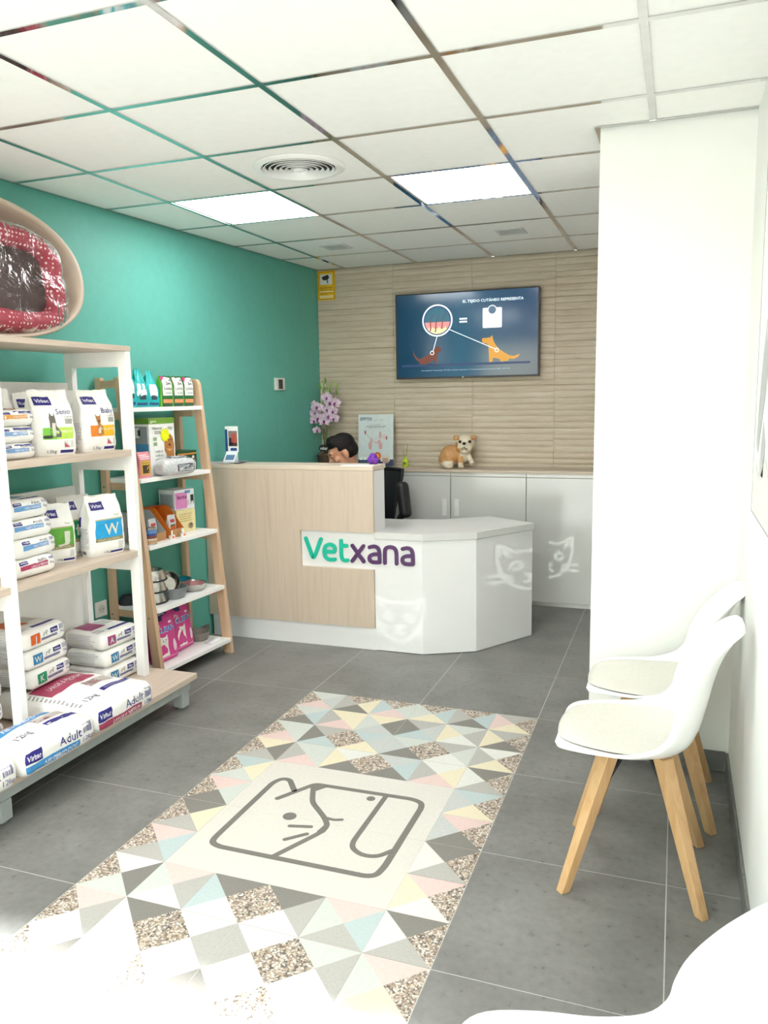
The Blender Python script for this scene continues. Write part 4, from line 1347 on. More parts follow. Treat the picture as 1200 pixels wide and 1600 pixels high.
p = Pack(rbox(.125, .05, .042, .03, .02, .008, 4), (.125, .05, .042), (14, 10, 8))
p.disc('F', -.085, .035, .05, .04, '#e3d2da'); p.rect('T', -.06, .1, -.03, .03, '#4c5056'); p.lines('T', -.05, .1, -.028, .03, 4, '#c9cdd0', .002)
p.rect('F', -.03, .1, .02, .06, '#5c6066'); p.lines('F', -.02, .1, .022, .058, 4, '#d4d8da', .002)
p.finish('silver_treat_bag', noisy('silver_foil', '#b9bdc0', '#d4d6d6', (30, 30, 30), 3, .3, metal=.15), LP(.218, .315, 1.1375) + Vector((.052, -.003, 0)), AL - R(6), 'crumpled silver and black bag lying before the dog carton', 'bag')
def art_green(p, w, d, h):
    p.rect('F', -w * .48, w * .48, h * .80, h * .88, '#d08a48'); p.rect('F', w * .16, w * .46, h * .1, h * .7, '#3a4a3c'); p.disc('F', w * .3, h * .66, w * .06, h * .08, '#e6e6e2', .0018)
    p.lines('F', w * .18, w * .44, h * .16, h * .55, 4, '#b89a94', .0018); p.rect('F', -w * .4, -w * .1, h * .1, h * .5, '#dfe3de'); p.lines('F', -w * .38, -w * .12, h * .14, h * .45, 3, '#5a8a4c', .0018)
    p.rect('F', -w * .02, w * .03, h * .08, h * .75, '#4faa5a')
carton('treat_box', .135, .525, 1.1375, AL + R(3), .20, .11, .118, flat('#174f2c', .4), 'dark green treat box with orange stripe on the ladder shelf', 'box', art_green)
# shelf 3
def art_lacta(p, w, d, h):
    p.rect('F', -w * .47, w * .12, h * .06, h * .86, '#d98cc0'); p.text('F', -w * .38, h * .55, h * .2, 'lacta', '#7a2a62', width=w * .5, bold=True)
    p.rect('F', w * .02, w * .3, h * .8, h * .94, '#5a9cc0'); p.rect('F', w * .3, w * .46, h * .25, h * .7, '#2c2c34'); p.disc('F', w * .38, h * .3, w * .06, h * .09, '#dcdcd8', .0018)
    p.rect('L', -d * .42, d * .42, h * .1, h * .8, '#a9b4b8'); p.lines('L', -d * .38, d * .38, h * .14, h * .74, 8, '#8a969c', .0018); p.lines('F', w * .0, w * .26, h * .2, h * .45, 3, '#c08aa8')
def art_yellow(p, w, d, h):
    p.lines('F', -w * .35, w * .3, h * .45, h * .85, 4, '#c8b47a'); p.disc('F', w * .22, h * .26, w * .14, h * .14, '#9a8a6a'); p.disc('F', w * .25, h * .3, w * .06, h * .07, '#6a5a44', .002)
yb = carton('milk_box', .125, .500, .7765, AL - R(8), .150, .13, .135, flat('#e8dca6', .45), 'pale yellow box under the pink milk powder box', 'box', art_yellow)
carton('milk_box', .123, .496, .9125, AL - R(10), .152, .135, .118, flat('#e6e8ea', .45), 'white and pink milk powder box stacked on the yellow box', 'box', art_lacta)
def tray(x, y, z, rot, w, d, h, col, label, topcol):
    t = empty('display_tray', LP(x, y, z), rot); tag(t, label, 'display tray', 'cardboard display trays on the ladder shelf')
    o = []
    sd = [(-d / 2, 0), (d / 2, 0), (d / 2, h), (d * .0, h), (-d / 2, h * .28)]
    for s in (-1, 1):
        mb = MB(); n = len(sd)
        x0, x1 = s * (w / 2) - .0012, s * (w / 2) + .0012
        mb.add([(x0, a, b) for a, b in sd] + [(x1, a, b) for a, b in sd], [tuple(range(n))[::-1], tuple(range(n, 2 * n))] + [(i, (i + 1) % n, (i + 1) % n + n, i + n) for i in range(n)])
        mb.build('side_panel', flat(col, .5), t)
    MB().box(-w / 2 + .0013, w / 2 - .0013, d / 2 - .003, d / 2, 0, h).build('back_panel', flat(col, .5), t)
    MB().box(-w / 2 + .0013, w / 2 - .0013, -d / 2, -d / 2 + .002, 0, h * .28).build('front_panel', flat('#b58a5a', .6), t)
    MB().box(-w / 2 + .0013, w / 2 - .0013, d * .2, d / 2 - .0035, h - .002, h).build('lid', flat(topcol, .5), t)
    return t
tray(.145, .165, .7765, AL + R(4), .135, .20, .165, '#b9bcbc', 'grey cardboard display tray of food sachets', '#6a5a4a')
tray(.150, .325, .7765, AL + R(2), .120, .20, .170, '#e07a2a', 'orange cardboard display tray of food sachets', '#c8582a')
def sachet(x, y, z, rot, label, seed):
    w, d, h = .072, .022, .125
    p = Pack(pouch(w / 2, d / 2, h / 2, .12, .003, seed, .6), (w / 2, d / 2, h / 2), (6, 4, 10))
    p.rect('F', -w * .3, w * .3, h * .66, h * .8, '#b84a4a'); p.rect('F', -w * .34, w * .34, h * .3, h * .56, '#e0733f'); p.rect('F', -w * .3, w * .3, h * .5, h * .57, '#3f6a4a', .0018)
    p.rect('F', -w * .2, w * .25, h * .05, h * .2, '#f2f2ee')
    return p.finish('food_sachet', noisy('sachet_foil_%d' % seed, '#d4d8d8', '#c4c9ca', (25, 25, 25), 3, .3), LP(x, y, z), rot, label, 'sachet', 'food sachets in the display trays')
sachet(.206, .166, .7775, AL + R(4), 'food sachet standing in the grey display tray', 1)
sachet(.210, .326, .7775, AL + R(2), 'food sachet standing in the orange display tray', 2)
def can(x, y, z, label, group='food cans on the ladder shelf'):
    t = empty('food_can', LP(x, y, z), AL); tag(t, label, 'can', group)
    MB().lathe([(.036, 0), (.0375, .002), (.0365, .006), (.0365, .085), (.0375, .089), (.036, .091), (.033, .089), (.0, .089)], 26).build('tin', M_steel, t, smooth=True)
    lb = MB(); cols = ['#c8a07a', '#e2d6cc', '#7a4438', '#3a4a8c', '#5a86b8']
    for k, (a, b) in enumerate(((.007, .026), (.026, .034), (.034, .05), (.05, .062), (.062, .083))):
        lb.lathe([(.0371, a), (.0371, b)], 26, k, caps=False)
    lb.build('paper_label', [flat(c, .4) for c in cols], t, smooth=True)
can(.285 - .03, .088, .7765, 'food can with blue and brown label at the board front')
can(.178 - .004, .062, .7765, 'food can partly behind the other one')
for k, (x, y, lab) in enumerate(((.268, .262, 'small folded white and orange price card before the orange tray'), (.276, .352, 'small folded white and orange price card near the yellow box'))):
    c = MB().box(-.022, .022, -.001, .001, 0, .022).box(-.006, .016, -.0012, -.0009, .004, .016, 1).box(-.022, .022, .008, .010, 0, .020).box(-.022, .022, -.001, .010, .0202, .022)
    c.box(.008, .02, .012, .022, 0, .045)
    tag(c.build('price_card', [flat('#f1efe9', .5), flat('#e0714a', .5)], None, LP(x, y, .7765), AL + R(4), bevel=.0004), lab, 'price card', 'price cards on the ladder shelf')
# shelf 2: bowls
M_rub = flat('#23262c', .6)
def cone_bowl(x, y, z, label):
    t = empty('steel_bowl', LP(x, y, z), 0); tag(t, label, 'bowl', 'stacked conical steel bowls')
    MB().lathe([(.085, .006), (.083, .008), (.066, .058), (.066, .062), (.062, .062), (.060, .058), (.052, .018), (0, .012)], 36).build('bowl', M_steel, t, smooth=True)
    MB().lathe([(.084, 0), (.088, .003), (.087, .010), (.082, .010), (.080, 0)], 36, caps=False).build('rubber_ring', M_rub, t, smooth=True)
for k, lab in enumerate(('lowest conical steel bowl with black rubber rim of the stack', 'middle conical steel bowl with black rubber rim of the stack', 'topmost conical steel bowl with black rubber rim of the stack')):
    cone_bowl(.19, .155, .4305 + .0625 * k, lab)
def round_bowl(x, y, z, r, h, inner, outer, label, tilt=None, base=.8):
    t = empty('pet_bowl', LP(x, y, z), 0); tag(t, label, 'bowl', 'round pet bowls on the ladder shelf')
    if tilt: t.rotation_euler = tilt
    MB().lathe([(0, 0), (r * base, 0), (r * (base + .04), .004), (r, h - .004), (r * 1.02, h), (r * .99, h + .001), (r * .965, h - .003)], 36, caps=False).build('outer', outer, t, smooth=True)
    MB().lathe([(0, .006), (r * base * .9, .006), (r * (base + .02), .014), (r * .963, h - .0032)], 36, caps=False).build('inside', inner, t, smooth=True)
M_grb = noisy('grey_enamel', '#7f8486', '#75797b', (8, 8, 40), 3, .4)
round_bowl(.225, .290, .4305, .083, .062, M_grb, M_grb, 'grey metal pet bowl holding a tilted steel bowl')
round_bowl(.185, .292, .500, .066, .045, M_steel, M_steel, 'polished steel bowl tilted inside the grey bowl', Vector((.6, -.6, .5)).to_track_quat('Z', 'Y').to_euler())
round_bowl(.110, .455, .4305, .098, .060, flat('#1f8fa2', .35), M_steel, 'steel pet bowl with blue inside at the back')
round_bowl(.225, .480, .4305, .075, .042, flat('#c98f92', .4), M_steel, 'steel pet bowl with pink inside near the board front')
tag(MB().lathe([(.0, 0), (.05, 0), (.052, .01), (.03, .05), (.0, .055)], 20).build('dark_toy', M_rub, None, LP(.085, .075, .4305), 0, smooth=True), 'dark rounded toy at the back behind the steel bowls', 'toy')
# shelf 1: cat litter sacks, bowl, leaflet
def litter(x, y, z, rot, label, seed, tilt):
    w, d, h = .195, .075, .290
    p = Pack(pouch(w / 2, d / 2, h / 2, .25, .004, seed, .75, 0, .0), (w / 2, d / 2, h / 2), (10, 6, 14))
    p.poly('F', [(-w * .3, h * .84), (-w * .25, h * .95), (w * .25, h * .97), (w * .28, h * .88), (w * .02, h * .85), (-w * .02, h * .78), (-w * .2, h * .78)], '#232a5a')
    p.text('F', -w * .2, h * .88, h * .045, 'vitakraft', '#e8e8f0', width=w * .42)
    p.text('F', -w * .38, h * .66, h * .09, 'My', '#f0d4e4', width=w * .22)
    p.text('F', -w * .34, h * .55, h * .11, 'CLEAN', '#e4f2fa', width=w * .78, bold=True, off=.0018)
    p.text('F', -w * .33, h * .555, h * .095, 'CLEAN', '#3fa6da', width=w * .76, bold=True, off=.0024)
    c = '#efe9e2'
    p.poly('F', [(-w * .3, h * .08), (-w * .34, h * .3), (-w * .26, h * .4), (-w * .2, h * .42), (-w * .22, h * .48), (-w * .12, h * .46), (-w * .02, h * .46), (w * .06, h * .5), (w * .07, h * .38), (w * .04, h * .28), (w * .08, h * .08)], c)
    p.disc('F', -w * .12, h * .39, w * .02, h * .012, '#4a4a3c', .0022); p.disc('F', w * .0, h * .4, w * .02, h * .012, '#4a4a3c', .0022); p.disc('F', -w * .06, h * .36, w * .016, h * .008, '#d09a9a', .0022)
    p.disc('F', w * .33, h * .25, w * .08, h * .12, '#e9cfe0'); p.disc('F', w * .25, h * .72, w * .07, h * .025, '#f0d4e4')
    p.rect('F', -w * .42, w * .42, h * .05, h * .065, '#f0a4cc')
    p.rect('L', -d * .36, d * .36, h * .08, h * .9, '#a02462')
    return p.finish('litter_sack', noisy('magenta_film_%d' % seed, '#cc3d88', '#c43582', (20, 20, 20), 3, .35), LP(x, y, z), rot, label, 'sack', 'pink cat litter sacks', tilt=tilt)
litter(.250, .150, .1012, AL - R(2), 'pink cat litter sack behind the ladder front leg', 1, (R(-8), 0))
litter(.205, .365, .1012, AL + R(4), 'pink cat litter sack with white cat, right one of two', 2, (R(-9), 0))
round_bowl(.190, .545, .1005, .072, .052, flat('#8a847c', .4), flat('#857f77', .4), 'taupe pet bowl on the lowest ladder board')
lf = MB().grid(lambda u, v: Vector((-.05 + .10 * u, -.03 + .06 * v, .002 + .02 * max(0, u - .55) ** 1.3)), 10, 2)
lf = lf.build('leaflet', flat('#eceef0', .4), None, LP(.302, .535, .1003), AL, smooth=True)
sd_ = lf.modifiers.new('paper', 'SOLIDIFY'); sd_.thickness = .001; sd_.offset = 1
tag(lf, 'white leaflet curling up at the front of the lowest board', 'leaflet')

# ---- on the teal wall
def wall_item(y, z): return Vector((LW(y) + .0005, y, z))
t = empty('wall_socket', wall_item(3.45, .425), LT); tag(t, 'white square wall socket behind the shelving', 'socket')
MB().box(0, .009, -.043, .043, -.043, .043).build('plate', M_plastic, t, bevel=.002)
MB().lathe([(.022, 0), (.022, .003), (.019, .003), (.019, .0005), (0, .0005)], 24, M=Matrix.Translation((.009, 0, 0)) @ Matrix.Rotation(R(90), 4, 'Y')).build('socket_ring', flat('#e4e3de', .35), t, smooth=True)
hh = MB()
for s in (-.0095, .0095): hh.lathe([(.0025, 0), (.0025, .0012)], 10, M=Matrix.Translation((.0097, s, 0)) @ Matrix.Rotation(R(90), 4, 'Y'))
hh.build('pin_hole', flat('#3a3a38', .6), t)
t = empty('thermostat', wall_item(5.395, 1.66), LT); tag(t, 'small white thermostat with dark display on the teal wall', 'thermostat')
MB().box(0, .022, -.062, .062, -.045, .045).build('case', flat('#d9dad4', .4), t, bevel=.003)
MB().box(.0222, .0235, -.034, .026, -.036, .034).build('display', flat('#33343a', .2), t)

# ================================================================== WAITING CHAIRS
def catmull(pts, t):
    n = len(pts) - 1
    s = min(max(t, 0), 0.99999) * n
    i = int(s); f = s - i
    p = [Vector(pts[max(0, min(n, i + k))]) for k in (-1, 0, 1, 2)]
    return 0.5 * ((2 * p[1]) + (-p[0] + p[2]) * f + (2 * p[0] - 5 * p[1] + 4 * p[2] - p[3]) * f * f + (-p[0] + 3 * p[1] - 3 * p[2] + p[3]) * f ** 3)
# centre line (y, z), half width, then how far the rim is carried forward and up
SHELL = [(-.246, .452, .105, 0, 0), (-.238, .466, .168, 0, .002), (-.20, .472, .208, 0, .006), (-.11, .462, .234, 0, .022), (-.01, .448, .244, -.004, .044), (.08, .448, .240, -.018, .074),
         (.140, .472, .228, -.044, .094), (.172, .528, .212, -.066, .086), (.192, .606, .195, -.070, .060), (.208, .682, .180, -.058, .036), (.228, .752, .166, -.040, .018), (.256, .812, .148, -.022, .008), (.284, .848, .112, -.008, .002), (.294, .856, .05, 0, 0)]
SV = [Vector(q) for q in SHELL]
def shell_pt(t, s):
    c = catmull(SV, t)
    d = 0.004
    c2 = catmull(SV, min(1, t + d)); c1 = catmull(SV, max(0, t - d))
    tan = Vector((c2[0] - c1[0], c2[1] - c1[1])).normalized()
    nrm = Vector((-tan.y, tan.x))                # up on the seat, forward on the back
    k = abs(s) ** 2.6
    return Vector((c[2] * s * (1 - .06 * abs(s) ** 6), c[0] + c[3] * k, c[1] + c[4] * k)), nrm
def make_chair():
    t = empty('waiting_chair', (0, 0, 0))
    mb = MB().grid(lambda u, v: shell_pt(v, u * 2 - 1)[0], 26, 52)
    sh = mb.build('seat_shell', M_plastic, t, smooth=True, angle=89)
    so = sh.modifiers.new('thick', 'SOLIDIFY'); so.thickness = .011; so.offset = -1
    def padp(u, v, up):
        a = 2 * PI * u
        r = v
        ex = 2.6
        c_, s_ = math.cos(a), math.sin(a)
        k = (abs(c_) ** ex + abs(s_) ** ex) ** (-1 / ex)
        tt = .262 + .215 * k * s_ * r
        ss_ = .86 * k * c_ * r * (1 - .10 * max(0, -s_))
        p, n = shell_pt(tt, ss_)
        return p + Vector((0, n.x, n.y)) * (.004 + up * .017 * (1 - r ** 5))
    pb = MB().grid(lambda u, v: padp(u, max(v, .001), 1), 44, 12, wrapu=True)
    pb.build('seat_pad', M_pad, t, smooth=True, angle=89)
    for sx in (-1, 1):
        for sy in (-1, 1):
            a, b = Vector((sx * .078, sy * .078, .432)), Vector((sx * .203, sy * .203, 0))
            d = (a - b).normalized()
            rad = Vector((sx, sy, 0)).normalized()
            tang = Vector((0, 0, 1)).cross(rad).normalized()
            out = tang.cross(d).normalized()
            vs = []
            for (p, h, fl) in ((b, .0145, True), (a, .0215, True)):
                for (i, j) in ((-1, -1), (1, -1), (1, 1), (-1, 1)):
                    q = p + (out * i + tang * j).normalized() * 0 + out * i * h + tang * j * h
                    q = q + d * ((p.z - q.z) / d.z)
                    vs.append(q)
            lg = MB().add(vs, [(0, 3, 2, 1), (4, 5, 6, 7), (0, 1, 5, 4), (1, 2, 6, 5), (2, 3, 7, 6), (3, 0, 4, 7)]).build('leg', M_oak, t, bevel=.002)
            # screws on the outer flank
            for k in (.86, .955):
                side = tang * (1 if sx * sy > 0 else -1)
                c = b + (a - b) * k + side * .0215 * (.7 + .3 * k)
                M_ = Matrix.Translation(c) @ side.to_track_quat('Z', 'Y').to_matrix().to_4x4()
                MB().lathe([(.0055, -.0005), (.0055, .0008), (.0035, .0016), (0, .0016)], 12, M=M_).build('screw', M_steel, lg, smooth=True)
            MB().tube([a - d * .12 - rad * .026, Vector((sx * .045, sy * .045, .40)), Vector((sx * .02, sy * .02, .418))], .007, 8).build('bracket', M_black, t, smooth=True)
    MB().box(-.075, .075, -.075, .075, .414, .424).build('mount_plate', M_black, t, bevel=.002)
    return t
ch = make_chair()
spots = [((2.747, 2.556), -90, 'white shell chair with wooden legs, fully in view'), ((2.790, 3.062), -90, 'white shell chair between the front chair and the pier'),
         ((2.752, 1.04), -90, 'white shell chair cut off by the bottom right picture corner')]
for k, (xy, rz, lab) in enumerate(spots):
    o = ch if k == 0 else copy_tree(ch)
    o.location = (xy[0], xy[1], 0); o.rotation_euler = (0, 0, R(rz))
    tag(o, lab, 'chair', 'white waiting chairs along the right wall')

# printed board on the right wall
pw = empty('wall_print', (XR - .001, 1.9, 1.66)); tag(pw, 'large white printed board with grey animal picture on right wall', 'wall print')
MB().box(-.006, 0, -.91, .91, -.494, .62).build('board', flat('#f4f5f1', .25), pw)
edge = MB().box(-.0066, 0, .9102, .914, -.494, .62).box(-.0066, 0, -.9125, -.9102, -.494, .62).box(-.0066, 0, -.9125, .9125, -.4965, -.4942).box(-.0066, 0, -.9125, .9125, .6202, .6225)
edge.build('dark_edge', flat('#55585c', .4), pw)
pr = Pack(rbox(.9, .003, .55, .001), (.9, .003, .55), (2, 2, 2))
gm = MB()
def wp(y, z): return Vector((-.0068, y, z))
for poly, c in (([(.84, -.28), (.80, -.12), (.74, .02), (.66, .12), (.60, .02), (.62, -.1), (.70, -.2), (.78, -.3)], 0), ([(.72, -.36), (.66, -.2), (.58, -.26), (.60, -.36)], 0), ([(.6, .0), (.5, .14), (.35, .15), (.3, .0), (.42, -.12), (.55, -.1)], 1),
                ([(.9, -.49), (.86, -.32), (.7, -.38), (.55, -.3), (.4, -.38), (.3, -.49)], 2)):
    gm.add([wp(*p) for p in poly], [tuple(range(len(poly)))], c)
gm.build('printed_picture', [flat('#a9acad', .4), flat('#d8b0a4', .4), flat('#e9e8d8', .4)], pw)

# ================================================================== TELEVISION
tv = empty('television', (1.309, 5.985, 2.008)); tag(tv, 'wall mounted black television showing a blue pet skin slide', 'television')
W2, H2 = .556, .323
MB().box(-W2, W2, 0, .032, -H2, H2).build('case', M_black, tv, bevel=.003)
MB().box(-.18, .18, .0325, .060, -.12, .12).build('wall_mount', M_black, tv)
bz = MB()
for s in (-1, 1):
    bz.box(s * (W2 - .0055) - .0055, s * (W2 - .0055) + .0055, -.003, -.0002, -H2, H2)
bz.box(-W2 + .011, W2 - .011, -.003, -.0002, H2 - .010, H2).box(-W2 + .011, W2 - .011, -.003, -.0002, -H2, -H2 + .014)
bz.build('bezel', M_black, tv)
MB().lathe([(.006, 0), (.006, .0006)], 12, M=Matrix.Translation((-.02, -.0032, -H2 + .007)) @ Matrix.Rotation(R(90), 4, 'X')).build('logo_mark', flat('#c8c8c8', .3), tv)
def screen_mat():
    mt, b, n, l = base('screen_blue', '#0a1622', .12)
    b.inputs['Specular IOR Level'].default_value = .5
    tc = n.new('ShaderNodeTexCoord'); sp = n.new('ShaderNodeSeparateXYZ'); l.new(tc.outputs['Object'], sp.inputs[0])
    ma = n.new('ShaderNodeMath'); ma.operation = 'MULTIPLY_ADD'; ma.inputs[1].default_value = .9; ma.inputs[2].default_value = .5; l.new(sp.outputs['X'], ma.inputs[0])
    l.new(ramp(n, l, ma.outputs[0], [(0.0, '#15364e'), (0.45, '#265c78'), (1.0, '#1d4468')]), b.inputs['Emission Color'])
    b.inputs['Emission Strength'].default_value = SCR
    return mt
SCR = .36
MB().box(-W2 + .011, W2 - .011, -.0012, -.0001, -H2 + .014, H2 - .010).build('screen', screen_mat(), tv)
def pix(c): return glow('pixel_' + c.lstrip('#'), c, SCR)
sl = MB(); slm = []; sli = {}
def pm(c):
    if c not in sli: sli[c] = len(slm); slm.append(pix(c))
    return sli[c]
def tvp(p, lay): return Vector((p[0] - 1.309, -.0014 - .00012 * lay, p[1] - 2.008))
def tv_poly(pts, c, lay): sl.add([tvp(p, lay) for p in pts], [tuple(range(len(pts)))[::1]], pm(c))
def tv_rib(pts, w, c, lay, closed=False, it=1):
    vs, fs = ribbon(pts, w, closed, it); sl.add([tvp(p, lay) for p in vs], fs, pm(c))
def tv_disc(c0, r, c, lay, ry=None, n=40):
    vs, fs = disc(c0, r, ry, n); sl.add([tvp(p, lay) for p in vs], fs, pm(c))
CAT = [(.887, 1.91), (.9, 1.881), (.92, 1.853), (.944, 1.837), (.982, 1.851), (1.023, 1.877), (1.06, 1.906), (1.076, 1.917), (1.088, 1.928), (1.102, 1.933), (1.108, 1.92), (1.12, 1.904), (1.116, 1.891), (1.102, 1.884), (1.092, 1.874), (1.084, 1.852), (1.083, 1.794), (1.069, 1.793), (1.065, 1.821), (1.051, 1.826), (1.022, 1.803), (1.002, 1.795), (.952, 1.796), (.94, 1.814), (.916, 1.834), (.895, 1.869)]
DOG = [(1.436, 1.971), (1.449, 1.978), (1.468, 1.976), (1.499, 1.98), (1.514, 1.994), (1.521, 1.968), (1.526, 1.949), (1.545, 1.918), (1.569, 1.891), (1.607, 1.864), (1.641, 1.844), (1.676, 1.837), (1.706, 1.846), (1.722, 1.85), (1.71, 1.831), (1.683, 1.817), (1.645, 1.818), (1.634, 1.804), (1.58, 1.8), (1.573, 1.817), (1.538, 1.827), (1.519, 1.826), (1.517, 1.8), (1.492, 1.797), (1.488, 1.879), (1.485, 1.924), (1.468, 1.936), (1.449, 1.941), (1.437, 1.952)]
tv_poly([(.80, 1.795), (1.80, 1.797), (1.80, 1.781), (.80, 1.778)], '#122c52', 0)
tv_poly(CAT, '#5a2a1e', 1); tv_poly(DOG, '#b5812f', 1)
tv_disc((1.089, 2.122), .120, '#e4ecf2', 2); tv_disc((1.089, 2.122), .109, '#12305c', 3); tv_disc((1.089, 2.122), .100, '#25586c', 4)
cap = [(1.089 + .1 * math.cos(a), 2.122 + .1 * math.sin(a)) for a in [R(187 + (353 - 187) * k / 24) for k in range(25)]]
tv_poly(cap, '#d08080', 5)
cap2 = [(1.089 + .1 * math.cos(a), 2.122 + .1 * math.sin(a)) for a in [R(206 + (334 - 206) * k / 24) for k in range(25)]]
tv_poly(cap2, '#e0cf9a', 6)
for k in range(7):
    tv_disc((1.015 + .025 * k, 2.078), .011, '#d08080', 7, .016)
for h_ in ([(1.034, 2.048), (1.035, 2.109), (1.043, 2.147), (1.062, 2.165)], [(1.074, 2.039), (1.08, 2.107), (1.09, 2.137), (1.106, 2.155)], [(1.125, 2.06), (1.13, 2.112), (1.138, 2.15), (1.156, 2.175)]):
    tv_rib(h_[:2], .011, '#8a4a44', 8); tv_rib(h_[1:], .005, '#5a2a2a', 8, it=2)
tv_rib([(1.086, 2.002), (1.052, 1.889)], .005, '#dfe8ee', 5); tv_rib([(1.187, 2.050), (1.545, 1.890)], .005, '#dfe8ee', 5)
for c0 in ((1.046, 1.881), (1.549, 1.885)):
    tv_rib([(c0[0] + .014 * math.cos(2 * PI * k / 16), c0[1] + .014 * math.sin(2 * PI * k / 16)) for k in range(16)], .0045, '#dfe8ee', 6, True)
for z in (2.1255, 2.1035): tv_poly([(1.263, z - .006), (1.322, z - .006), (1.322, z + .006), (1.263, z + .006)], '#e6edf4', 3)
sq = round_corners([(1.515, 2.196), (1.442, 2.196), (1.442, 2.050), (1.587, 2.050), (1.587, 2.196), (1.515, 2.196)], .01)[:-1]
tv_poly(sq, '#dfe4ee', 3); tv_disc((1.514, 2.180), .035, '#e6edf4', 4); tv_disc((1.514, 2.180), .029, '#4a6078', 5)
def tv_text(s, x, z, w, h, c, bold=False):
    vs, fs, tw = text2d(s, bold); sl.add([tvp((x + p.x * w / tw, z + p.y * h / .72), 4) for p in vs], fs, pm(c))
tv_text('EL TEJIDO CUTÁNEO REPRESENTA', 1.289, 2.243, .459, .020, '#d4e0ea', True)
tv_text('Roudebush P. November 99: Skin and hair disorders. In Small Animal Dermatology; 5(84): 537-545', .96, 1.744, .69, .008, '#9fb4c4')
sl.build('screen_picture', slm, tv)

# security notice in the corner
sg = empty('notice_sign', (.147, YB - .016, 2.447)); tag(sg, 'yellow video surveillance notice in the corner under the ceiling', 'sign')
MB().box(-.078, .078, 0, .003, -.115, .113).build('board', flat('#e6b422', .45), sg)
gm = MB()
def sp_(x, z, l=0): return Vector((x, -.0006 - .0002 * l, z))
def srect(x0, x1, z0, z1, c, l=0): gm.add([sp_(x0, z0, l), sp_(x1, z0, l), sp_(x1, z1, l), sp_(x0, z1, l)], [(0, 1, 2, 3)], c)
for a in ((-.070, -.068, -.107, .105), (.068, .070, -.107, .105), (-.070, .070, -.107, -.105), (-.070, .070, .103, .105)): srect(*a, 0)
srect(-.052, .052, .006, .088, 1, 0)
gm.add([sp_(x, z, 2) for x, z in ((-.034, .068), (.016, .083), (.028, .060), (.012, .042), (-.02, .040), (-.036, .052))], [tuple(range(6))], 0)
gm.add([sp_(x, z, 2) for x, z in ((.010, .044), (.018, .036), (.014, .026), (.020, .014), (.012, .014), (.006, .028))], [tuple(range(6))], 0)
for z in (-.052, -.087, -.099): srect(-.06, .06, z, z + .008, 2, 1)
for s, z, h_ in (('ZONA VIDEOVIGILADA', -.022, .007), ('EN CUMPLIMIENTO DE LA LEY ORGANICA', -.038, .005), ('PUEDE EJERCITAR SUS DERECHOS ANTE', -.060, .004), ('EL RESPONSABLE', -.070, .004)):
    vs, fs, w = text2d(s, True); k = .118 / w if len(s) > 16 else .066 / w
    gm.add([sp_(-.059 + p.x * k, z + p.y * h_ / .72, 2) for p in vs], fs, 0)
gm.build('printed_notice', [flat('#22201a', .5), flat('#d8dcdc', .5), flat('#efe6b8', .5)], sg)

# ================================================================== THINGS ON THE BACK WORKTOP
WZ = 1.0065
# poster board leaning on the wall
pz = Pack(rbox(.142, .003, .205, .001), (.142, .003, .205), (2, 2, 2))
w, h = .284, .41
pz.rect('F', -w / 2, w / 2, 0, h * .13, '#1c2f52'); pz.rect('F', -w / 2, w / 2, h * .13, h, '#cdd9da')
pz.text('F', -w * .44, h * .885, h * .06, 'EFFITIX', '#2a3a6a', width=w * .34, bold=True); pz.text('F', -w * .06, h * .885, h * .018, 'spot-on solution', '#6a7a8a', width=w * .28)
pz.text('F', -w * .15, h * .795, h * .014, 'NUEVO TRATAMIENTO', '#6a7480', width=w * .3); pz.text('F', -w * .28, h * .76, h * .02, 'UNA NUEVA FORMA DE PROTEGER', '#3a4450', width=w * .56, bold=True); pz.text('F', -w * .2, h * .735, h * .018, 'A NUESTRAS MASCOTAS', '#3a4450', width=w * .42)
BAL = '#d6a9ac'
for (u, v, a, b, col) in ((-.30, .655, .026, .038, '#b06a74'), (-.12, .50, .036, .045, BAL), (-.16, .40, .048, .075, BAL), (.02, .46, .06, .028, '#dbc0c0'), (.10, .47, .04, .04, BAL), (.13, .60, .036, .07, BAL), (.14, .40, .052, .07, BAL), (.26, .565, .07, .042, '#dcbdbd'), (.31, .545, .022, .036, '#b06a74')):
    pz.disc('F', w * u, h * v, w * a * 1.1, h * b * 1.05, col, .0018 + abs(u) * .001)
vs, fs = ribbon([(-w * .27, h * .62), (-w * .15, h * .54)], .002, it=0); pz.mb.add([pz.at('F', p.x, p.y, .002) for p in vs], fs, pz.ink('#6a4a50'))
pz.disc('F', w * .05, h * .20, w * .1, h * .075, '#d0502a', .002); pz.disc('F', w * .05, h * .20, w * .06, h * .045, '#e8a03a', .0026); pz.rect('F', w * .14, w * .40, h * .09, h * .21, '#d9cfc0', .002); pz.rect('F', w * .2, w * .36, h * .06, h * .16, '#b89a8c', .0026)
for k in range(4): pz.rect('F', -w * .46 + .03 * k, -w * .46 + .024 + .03 * k, h * .12, h * .175, '#e8eef0', .002)
pz.lines('F', -w * .44, w * .05, h * .03, h * .1, 3, '#5a78a0', .0022)
o = pz.finish('poster_board', flat('#d4dcde', .35), (.588, 5.925, WZ), R(8), 'upright pale blue poster with pink balloon dog behind receptionist', 'poster', tilt=(R(-5), 0))
